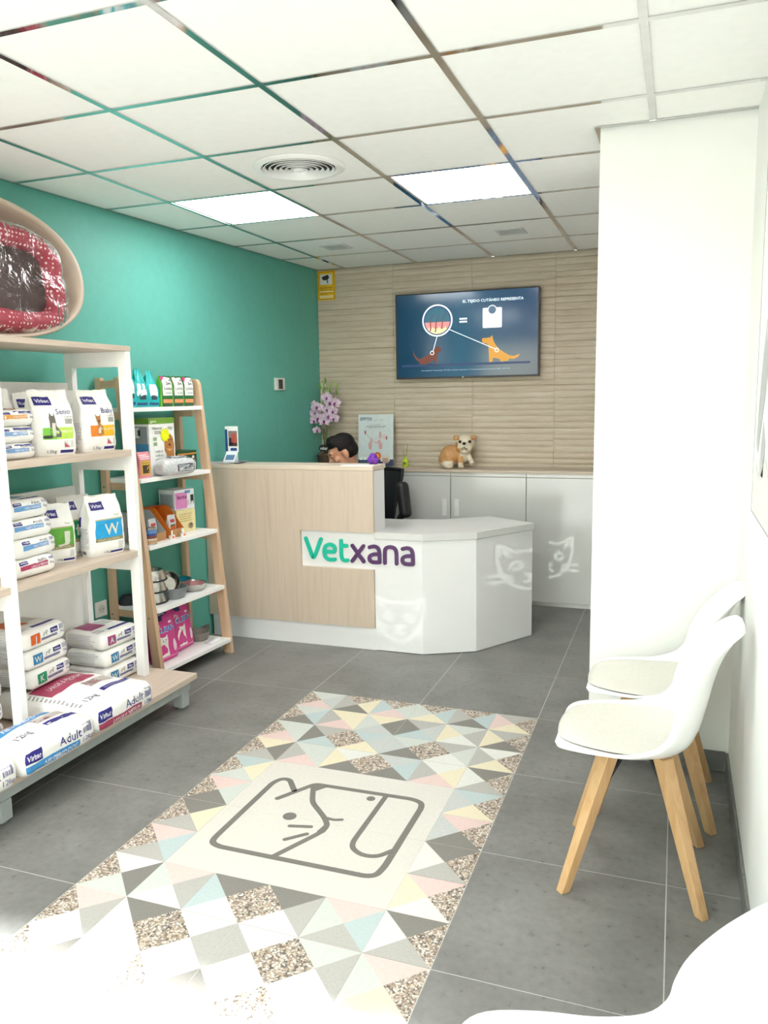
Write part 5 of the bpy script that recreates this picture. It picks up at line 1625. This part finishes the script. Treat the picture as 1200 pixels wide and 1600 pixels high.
# reed diffuser
t = empty('reed_diffuser', (.846, 5.90, WZ)); tag(t, 'lime green reed diffuser bottle on the worktop', 'diffuser')
MB().lathe([(.0, 0), (.022, 0), (.024, .004), (.0235, .045), (.018, .056), (.010, .062), (.009, .075), (.011, .077), (.011, .082), (.006, .082)], 22).build('bottle', flat('#b7cf2a', .2), t, smooth=True)
MB().box(-.012, .012, -.0246, -.0236, .018, .04).build('paper_label', flat('#6a7a1a', .5), t)
for k, (dx, dy) in enumerate(((-.042, .0), (-.028, .012), (-.012, -.006), (.016, .008), (.026, -.004))):
    MB().tube([(dx * .05, dy * .05, .05), (dx, dy, .178 + .004 * (k % 3))], .0013, 6).build('reed', flat('#8a8a4a', .6), t)

# bulldog figure
fig = MB()
E_ = lambda c, r, M=None: fig.ball(c, r, M)
E_((-.055, .02, .095), (.085, .085, .080), Matrix.Rotation(R(-25), 3, 'Y')); E_((-.085, .02, .060), (.065, .075, .060)); E_((.02, .0, .115), (.062, .065, .072))
E_((.045, -.012, .100), (.045, .048, .062)); E_((.054, -.012, .188), (.074, .064, .062)); E_((.054, -.02, .206), (.062, .055, .050))
E_((.048, -.062, .168), (.040, .032, .028)); E_((.022, -.060, .152), (.030, .028, .032)); E_((.076, -.060, .152), (.030, .028, .032)); E_((.05, -.055, .140), (.026, .022, .016)); E_((.05, -.04, .128), (.05, .04, .022))
E_((.048, -.088, .186), (.013, .012, .010))
fig.capsule((.015, -.035, .10), (.022, -.060, .022), .026, .020); E_((.026, -.074, .016), (.024, .028, .0165))
fig.capsule((.075, -.02, .10), (.100, -.045, .055), .024, .019); E_((.105, -.060, .044), (.020, .020, .024))
E_((-.075, -.055, .035), (.045, .035, .034)); E_((-.065, -.085, .016), (.032, .026, .0165))
for sx in (-1, 1):
    fig.ball((.054 + sx * .066, -.01, .226), (.022, .014, .026), Matrix.Rotation(R(sx * 35), 3, 'Y'))
me = fuse(fig, .0042, 'bulldog_body', 4, .5)
wh = noisy('figure_cream', '#d9cdb8', '#cdbfa6', (30, 30, 30), 4, .45); tn = noisy('figure_tan', '#b5824e', '#c49462', (30, 30, 30), 4, .45)
me.materials.append(wh); me.materials.append(tn)
for p in me.polygons:
    c = p.center
    tan = 0
    if c.x < .028 + .03 * math.sin(c.z * 40) * .5 and c.z > .045 + .25 * max(0, c.x + .02) and c.z < .2 and not (c.x > .0 and c.z > .155): tan = 1
    if c.z > .212 and (c.x < .012 or c.x > .10): tan = 1
    if c.x < -.03 and c.y < -.05 and c.z < .06: tan = 0
    if -.01 < c.x < .04 and .045 < c.z < .095 and c.y < -.03: tan = 1
    p.material_index = tan
dog = bpy.data.objects.new('bulldog_figure', me); C.objects.link(dog)
dog.location = (1.273, 5.885, WZ); dog.rotation_euler = (0, 0, R(14))
tag(dog, 'tan and cream bulldog figure sitting with one paw raised', 'figurine')
dk = flat('#17120f', .25)
for sx in (-1, 1):
    MB().ball((.054 + sx * .036, -.066, .202), (.012, .009, .0115)).build('eye', dk, dog, smooth=True)
MB().ball((.048, -.098, .190), (.013, .009, .011)).build('nose', dk, dog, smooth=True)
MB().tube([(.018, -.078, .142), (.034, -.092, .153), (.047, -.096, .162), (.062, -.093, .152), (.084, -.078, .140)], .0026, 6).build('mouth', dk, dog, smooth=True)
for (x, y, z, rr) in ((.026, -.1015, .018, .02), (.105, -.0805, .040, .016), (-.065, -.111, .018, .024)):
    cl = MB()
    for k in (-1, 0, 1): cl.ball((x + k * rr * .5, y + abs(k) * .004, z - .004), (.0024, .002, .005), n=8, k=6)
    cl.build('claws', dk, dog, smooth=True)

# orchid in a pot with a hanging sign
orc = empty('orchid_plant', (.165, 5.905, WZ)); tag(orc, 'artificial lilac orchid with tall stems in the wall corner', 'plant')
MB().lathe([(0, 0), (.055, 0), (.06, .004), (.072, .085), (.074, .09), (.068, .09), (.064, .08), (0, .078)], 24).build('pot', flat('#4a3a30', .6), orc, smooth=True)
mo = MB()
rr_ = random.Random(5)
for k in range(26):
    a = rr_.uniform(0, 2 * PI); q = rr_.uniform(0, .06)
    mo.ball((q * math.cos(a), q * math.sin(a), .082 + rr_.uniform(0, .02)), rr_.uniform(.012, .02), n=7, k=5)
mo.build('moss', noisy('dry_moss', '#5c4634', '#7a6248', (60, 60, 60), 3, .9), orc)
green = flat('#5c7a3a', .5); petal = noisy('orchid_petal', '#cbb2c8', '#dccbd8', (50, 50, 50), 3, .6); lip = flat('#8a3a86', .5)
stems = [((-.01, .0), (-.03, -.01), (-.05, -.02), .43), ((.01, .0), (.03, -.02), (.07, -.03), .50), ((.0, .01), (.0, .02), (-.01, .01), .64), ((.0, -.01), (.015, .0), (.05, .01), .60)]
for (a, b, c, h_) in stems:
    MB().tube([(a[0], a[1], .08), (a[0] * 1.2, a[1], .2), (b[0], b[1], h_ * .65), (c[0] * .8, c[1], h_ * .9), (c[0], c[1], h_)], [.0032, .003, .0028, .0022, .0015], 7).build('stem', green, orc, smooth=True)
def flower(pos, yaw_, pit, s):
    mb = MB()
    Mx = Matrix.Translation(pos) @ Matrix.Rotation(yaw_, 4, 'Z') @ Matrix.Rotation(pit, 4, 'X')
    for (ang, L_, Wd) in ((90, 1.0, .62), (210, .95, .55), (330, .95, .55), (20, 1.05, .95), (160, 1.05, .95)):
        a = R(ang); d = Vector((math.cos(a), 0, math.sin(a))); q = Vector((-d.z, 0, d.x))
        def pt(u, v):
            l_ = v * L_ * s
            wd = Wd * s * math.sin(PI * min(1, .08 + v * .92)) ** .7 * .55
            return Mx @ (d * l_ + q * (u * 2 - 1) * wd + Vector((0, -.12 * s * (1 - v) + .28 * s * v * v - .12 * s * (u * 2 - 1) ** 2, 0)))
        mb.grid(pt, 4, 5, 0)
    mb.ball(Mx @ Vector((0, -.22 * s, -.1 * s)), (.2 * s, .2 * s, .26 * s), n=8, k=6, mi=1)
    mb.build('flower', [petal, lip], orc, smooth=True)
fl = [(-.075, -.03, .425), (-.045, -.05, .47), (-.085, -.02, .48), (-.04, -.045, .385), (-.085, -.03, .365), (.02, -.06, .36), (.055, -.05, .40), (.085, -.04, .44), (.09, -.035, .38), (.045, -.05, .45), (.06, -.03, .51), (.035, -.035, .545), (.10, -.02, .50), (-.07, -.01, .285)]
for k, q in enumerate(fl):
    flower(Vector(q), R(rr_.uniform(-5, 40)), R(rr_.uniform(-18, 18)), .046 + .008 * rr_.random() - (.014 if k == 13 else 0))
for k in range(15):
    hgt = rr_.uniform(.46, .66); x = rr_.choice((-.02, -.03, .0, .05, .1)) + rr_.uniform(-.018, .018)
    mb = MB(); a = rr_.uniform(-.6, .6)
    mb.grid(lambda u, v: Vector((x + .05 * v * math.sin(a) + (u - .5) * .02 * math.sin(PI * (v * .9 + .05)), -.01 + .02 * v, hgt + .05 * v)), 2, 4)
    mb.build('leaf', [flat('#8aa34e', .5), flat('#a3b46a', .5), flat('#67863c', .5)][k % 3], orc, smooth=True)
for k in range(12):
    mb = MB(); mb.ball((rr_.choice((-.02, .0, .04)) + rr_.uniform(-.015, .015), rr_.uniform(-.02, .02), rr_.uniform(.5, .66)), (.007, .007, .012), n=8, k=6)
    mb.build('bud', flat('#c8d6a8', .5), orc, smooth=True)
sgn = empty('oval_sign', (.175, 5.842, WZ)); tag(sgn, 'small black oval sign with white lettering before the orchid', 'sign')
MB().tube([(0, .012, 0), (0, .012, .30)], .003, 8).build('stick', M_black, sgn)
MB().lathe([(0, 0), (.02, 0), (.02, .006), (0, .006)], 16, M=Matrix.Translation((0, .012, 0))).build('foot', M_black, sgn)
ov = MB(); vs, fs = disc((0, .145), .046, .030, 28); extrude2d(ov, vs, fs, lambda p, h: Vector((p[0], h, p[1])), .008, .002); ov.build('plaque', M_black, sgn)
ov = MB(); vs, fs, w = text2d('vebar', True); ov.add([Vector((-.034 + p.x * .068 / w, .0012, .134 + p.y * .036)) for p in vs], fs); ov.build('lettering', flat('#e6e6e2', .4), sgn)

# ================================================================== THINGS ON THE COUNTER
TZ = 1.1415
cal = empty('desk_calendar', (.115, 4.535, TZ + .0125), R(6)); tag(cal, 'tent-shaped white and blue desk leaflet with photograph', 'leaflet stand')
MB().box(-.045, .045, .0, .003, .058, .225).build('upright_card', flat('#eef0f0', .4), cal)
cm = MB()
def cp(x, z, l=0): return Vector((x, -.0006 - .0003 * l, z))
def crect(x0, x1, z0, z1, c, l=0): cm.add([cp(x0, z0, l), cp(x1, z0, l), cp(x1, z1, l), cp(x0, z1, l)], [(0, 1, 2, 3)], c)
crect(-.045, -.028, .062, .205, 0); crect(-.022, .040, .095, .195, 1); crect(-.018, .01, .1, .15, 2, 1); crect(-.002, .036, .12, .178, 3, 1); crect(-.02, .036, .098, .118, 4, 1); crect(-.01, .034, .066, .084, 0)
cm.build('printed_photo', [flat('#2a4a86', .4), flat('#8a7a78', .4), flat('#2c2c3a', .4), flat('#b8584a', .4), flat('#5a3f34', .4)], cal)
tent = MB().prism([(0, .0), (.06, .0), (.0, .06)], -.04, .04, M=Matrix(((0, 0, 1, 0), (-1, 0, 0, 0), (0, 1, 0, 0), (0, 0, 0, 1))))
tent.build('sloping_foot', flat('#dfe3e6', .4), cal)
cm = MB().add([(-.03, -.051, .0102), (.03, -.051, .0102), (.03, -.02, .0412), (-.03, -.02, .0412)], [(0, 1, 2, 3)]).build('printed_caption', flat('#5a7a9c', .4), cal)
for k, (dx, dy, rz, c, lab) in enumerate(((.06, 4.53, 4, '#8a97a2', 'lowest grey-blue magazine under the leaflet stand'), (.045, 4.525, -5, '#b4bcc0', 'middle pale grey magazine under the leaflet stand'), (.10, 4.53, 2, '#76828c', 'top grey-blue magazine under the leaflet stand'))):
    o = MB().box(-.105, .105, -.075, .075, 0, .0038).box(-.1045, .104, -.0755, .0745, .0006, .0032, 1).build('magazine', [flat(c, .35), flat('#e2e2de', .7)], None, (dx, dy, TZ + .0041 * k), R(rz))
    tag(o, lab, 'magazine', 'magazines on the counter top')
tag(MB().box(-.045, .045, -.028, .028, 0, .004).build('paper_note', flat('#f2f2f0', .6), None, (.975, 4.448, TZ), R(1)), 'white paper pad at the counter edge, left one', 'paper', 'white papers at the counter edge')
tag(MB().box(-.048, .048, -.026, .026, 0, .005).build('paper_note', flat('#f4f4f2', .6), None, (1.078, 4.448, TZ), R(-1)), 'white paper pad at the counter corner, right one', 'paper', 'white papers at the counter edge')
pt = MB(); rp = random.Random(2)
for k in range(9):
    a = 2 * PI * k / 9
    pt.ball((.022 * math.cos(a), .016 * math.sin(a), .018 + .012 * (k % 2)), (.016, .014, .018), n=10, k=7)
pt.ball((0, 0, .05), (.024, .02, .02)); pt.ball((.002, 0, .02), (.03, .024, .02))
o = bpy.data.objects.new('purple_bow', fuse(pt, .004, 'purple_bow', 2)); o.data.materials.append(flat('#6a2f9c', .6)); C.objects.link(o)
o.location = (1.078, 4.585, TZ - .001); tag(o, 'crumpled purple bow on the counter top corner', 'bow')

# ================================================================== OFFICE CHAIR AND RECEPTIONIST
oc = empty('office_chair', (.685, 5.335, 0), R(-25)); tag(oc, 'black mesh-backed office chair behind the counter', 'chair')
M_mesh = noisy('black_mesh', '#131316', '#1d1d20', (200, 200, 200), 3, .7)
for k in range(5):
    a = 2 * PI * k / 5 + .3
    lg = MB().tube([(.03 * math.cos(a), .03 * math.sin(a), .095), (.27 * math.cos(a), .27 * math.sin(a), .068)], [.022, .014], 8).build('base_leg', M_black, oc, smooth=True)
    MB().lathe([(0, -.011), (.022, -.011), (.026, -.006), (.026, .006), (.022, .011), (0, .011)], 16, M=Matrix.Translation((.27 * math.cos(a), .27 * math.sin(a), .027)) @ Matrix.Rotation(a + PI / 2, 4, 'Z') @ Matrix.Rotation(R(90), 4, 'Y')).build('castor', M_black, lg, smooth=True)
MB().lathe([(.0, .08), (.035, .08), (.035, .14), (.022, .15), (.022, .40), (0, .40)], 16).build('gas_lift', M_black, oc, smooth=True)
p = Pack(rbox(.245, .24, .035, .03, .012), (.245, .24, .035), (10, 10, 5)); o = p.body('seat', M_black); o.parent = oc; o.location = (0, 0, .40)
def backp(u, v, off):
    x = (u * 2 - 1)
    wd = .178 - .095 * (1 - v) ** 1.1 - .02 * max(0, v - .85) / .15
    z = .52 + .50 * v
    y = .235 + .05 * v + .03 * math.sin(PI * v) * -1 - .05 * (1 - x * x) * -0.6
    return Vector((x * wd, y + off, z))
bk = MB().grid(lambda u, v: backp(u, v, 0), 14, 18).build('mesh_back', M_mesh, oc, smooth=True)
so = bk.modifiers.new('thick', 'SOLIDIFY'); so.thickness = .012
loop = [backp(u, 0, 0) for u in (0, .25, .5, .75, 1)] + [backp(1, v, 0) for v in (.15, .3, .45, .6, .75, .9)] + [backp(u, 1, 0) for u in (1, .75, .5, .25, 0)] + [backp(0, v, 0) for v in (.9, .75, .6, .45, .3, .15)]
MB().tube(loop, .013, 8, closed=True).build('back_frame', M_black, oc, smooth=True)
MB().tube([(0, .10, .39), (0, .27, .42), (0, .285, .58)], [.02, .022, .018], 8).build('back_spine', M_black, oc, smooth=True)
for s in (-1, 1):
    ar = MB().tube([(s * .22, .02, .42), (s * .275, .03, .46), (s * .30, .04, .58), (s * .345, .04, .68), (s * .395, .045, .76)], [.018, .02, .022, .024, .024], 8).build('arm_post', M_black, oc, smooth=True)
    pa = Pack(rbox(.034, .045, .125, .03, .004), (.034, .045, .125), (8, 8, 14)); o = pa.body('arm_pad', M_black); o.parent = ar; o.location = (s * .415, .045, .715); o.rotation_euler = (0, s * R(-8), 0)

per = empty('person', (.725, 5.26, 0), R(-22)); tag(per, 'dark haired person in a dark top bending over the reception desk', 'person')
skin = noisy('skin', '#b98468', '#c08c70', (30, 30, 30), 3, .55); hairm = noisy('dark_hair', '#0b0908', '#171210', (90, 90, 20), 4, .6, bump=.4, spec=.25)
shirt = noisy('dark_top', '#8b5a66', '#7d505c', (40, 40, 40), 4, .85); trous = noisy('dark_trousers', '#23262e', '#2b2e36', (40, 40, 40), 4, .85)
# local frame: the person faces -Y; origin on the floor under the hips
HC = Vector((.0, -.185, 1.178)); HM = Matrix.Rotation(R(-34), 3, 'Z') @ Matrix.Rotation(R(24), 3, 'X')     # head turned and bowed
def hp(x, y, z): return HC + HM @ Vector((x, y, z))
b = MB()
def hb(c, r): b.ball(hp(*c), r, HM)
hb((0, .012, .028), (.074, .092, .082)); hb((0, -.035, -.035), (.058, .055, .072)); hb((0, -.045, -.085), (.040, .038, .028)); hb((0, -.02, -.06), (.056, .05, .05))
hb((0, -.083, .022), (.050, .016, .014)); hb((0, -.088, -.012), (.012, .018, .030)); hb((0, -.102, -.028), (.016, .014, .012)); hb((0, -.083, -.060), (.024, .012, .008)); hb((0, -.083, -.072), (.022, .012, .008))
for s in (-1, 1):
    hb((s * .077, .008, -.015), (.010, .022, .034)); hb((s * .045, -.058, -.03), (.022, .022, .022))
b.capsule(hp(0, .02, -.05), Vector((0, -.07, .98)), .054, .058)
b.capsule((0, -.06, .95), (0, -.01, .62), .13, .12); b.capsule((0, -.01, .66), (0, .02, .52), .13, .14)
for s in (-1, 1):
    b.capsule((s * .10, -.06, .95), (s * .17, -.08, .925), .065, .058)
    el = Vector((s * .235, -.20, .735)); wr = Vector((s * .10, -.42, .775))
    b.capsule((s * .17, -.08, .925), el, .052, .042); b.capsule(el, wr, .040, .027)
    b.capsule(wr, wr + Vector((-s * .03, -.07, .0)), .026, .028)
    kn = Vector((s * .12, -.42, .50)); an = Vector((s * .13, -.36, .10))
    b.capsule((s * .09, .02, .50), kn, .085, .062); b.capsule(kn, an, .058, .040)
    palm = wr + Vector((-s * .035, -.08, .0))
    for f in range(4):
        o_ = Vector((-s * (-.024 + .016 * f), -.012, 0)); L_ = (.062, .072, .068, .054)[f]
        b.capsule(palm + o_, palm + o_ + Vector((-s * .01, -L_ * .6, .004)), .0085, .008, 8); b.capsule(palm + o_ + Vector((-s * .01, -L_ * .6, .004)), palm + o_ + Vector((-s * .012, -L_, -.012)), .008, .0065, 8)
    b.capsule(palm + Vector((-s * .02, .035, 0)), palm + Vector((-s * .055, -.01, .0)), .0105, .0085, 8)
bodym = fuse(b, .0075, 'body', 3, .5); bodym.materials.append(skin)
bo = bpy.data.objects.new('body', bodym); C.objects.link(bo); bo.parent = per
hm = MB()
hm.ball(hp(0, .020, .048), (.083, .097, .080), HM); hm.ball(hp(0, .045, .0), (.078, .075, .075), HM); hm.ball(hp(0, -.040, .088), (.062, .042, .030), HM); hm.ball(hp(.008, -.030, .112), (.044, .040, .022), HM)
for k in range(26):
    a = rr_.uniform(0, 2 * PI); q = rr_.uniform(.2, 1)
    hm.ball(hp(.07 * q * math.cos(a), .015 + .085 * q * math.sin(a), .115 - .05 * q * q), (.016, .02, .014), HM, 8, 6)
hr = fuse(hm, .006, 'hair', 2, .5)
# the hair line: drop the faces that would cover brow and ears
bm = bmesh.new(); bm.from_mesh(hr)
inv = HM.inverted()
dead = []
for f in bm.faces:
    c = inv @ (f.calc_center_median() - HC)
    if (c.y < -.030 and c.z < .056) or (c.y < .012 and c.z < .012) or c.z < -.055: dead.append(f)
bmesh.ops.delete(bm, geom=dead, context='FACES'); bm.to_mesh(hr); bm.free()
hr.materials.append(hairm); ho = bpy.data.objects.new('hair', hr); C.objects.link(ho); ho.parent = per
for s in (-1, 1):
    MB().ball(hp(s * .029, -.0815, .002), (.0135, .008, .0075), HM, 12, 8).build('eye', flat('#e8e2dc', .3), per, smooth=True)
    MB().ball(hp(s * .029, -.0875, -.001), (.006, .004, .006), HM, 10, 6).build('iris', flat('#2a1a12', .2), per, smooth=True)
    MB().ball(hp(s * .029, -.0800, .0045), (.0160, .0098, .0092), HM, 12, 8).build('eyelid', skin, per, smooth=True)
    MB().tube([hp(s * .013, -.091, .022), hp(s * .03, -.093, .028), hp(s * .048, -.082, .023)], [.0028, .0038, .002], 7).build('eyebrow', hairm, per, smooth=True)
MB().tube([hp(-.02, -.0945, -.066), hp(0, -.0965, -.065), hp(.02, -.0945, -.066)], .0022, 6).build('lips', flat('#8a4c44', .5), per, smooth=True)
sh = MB()
sh.capsule((0, -.062, .955), (0, -.01, .62), .142, .132); sh.capsule((0, -.01, .66), (0, .02, .54), .142, .150); sh.capsule((0, -.072, .965), (0, -.07, 1.01), .08, .064)
for s in (-1, 1):
    sh.capsule((s * .10, -.06, .952), (s * .172, -.08, .927), .077, .070); sh.capsule((s * .172, -.08, .927), (s * .222, -.17, .79), .064, .056)
so_ = fuse(sh, .011, 'top', 5); so_.materials.append(shirt); oo = bpy.data.objects.new('top', so_); C.objects.link(oo); oo.parent = per
tr_ = MB(); tr_.capsule((-.06, .02, .535), (.06, .02, .535), .146, .146)
for s in (-1, 1):
    kn = Vector((s * .12, -.42, .50)); an = Vector((s * .13, -.36, .12))
    tr_.capsule((s * .09, .02, .51), kn, .098, .073); tr_.capsule(kn, an, .068, .052)
to_ = fuse(tr_, .012, 'trousers', 5); to_.materials.append(trous); oo = bpy.data.objects.new('trousers', to_); C.objects.link(oo); oo.parent = per
for s in (-1, 1):
    sm = MB(); sm.capsule((s * .13, -.34, .048), (s * .145, -.50, .034), .046, .034); sm.box(s * .137 - .042, s * .137 + .042, -.53, -.30, .0, .022)
    m_ = fuse(sm, .009, 'shoe', 3); m_.materials.append(M_black); oo = bpy.data.objects.new('shoe', m_); C.objects.link(oo); oo.parent = per
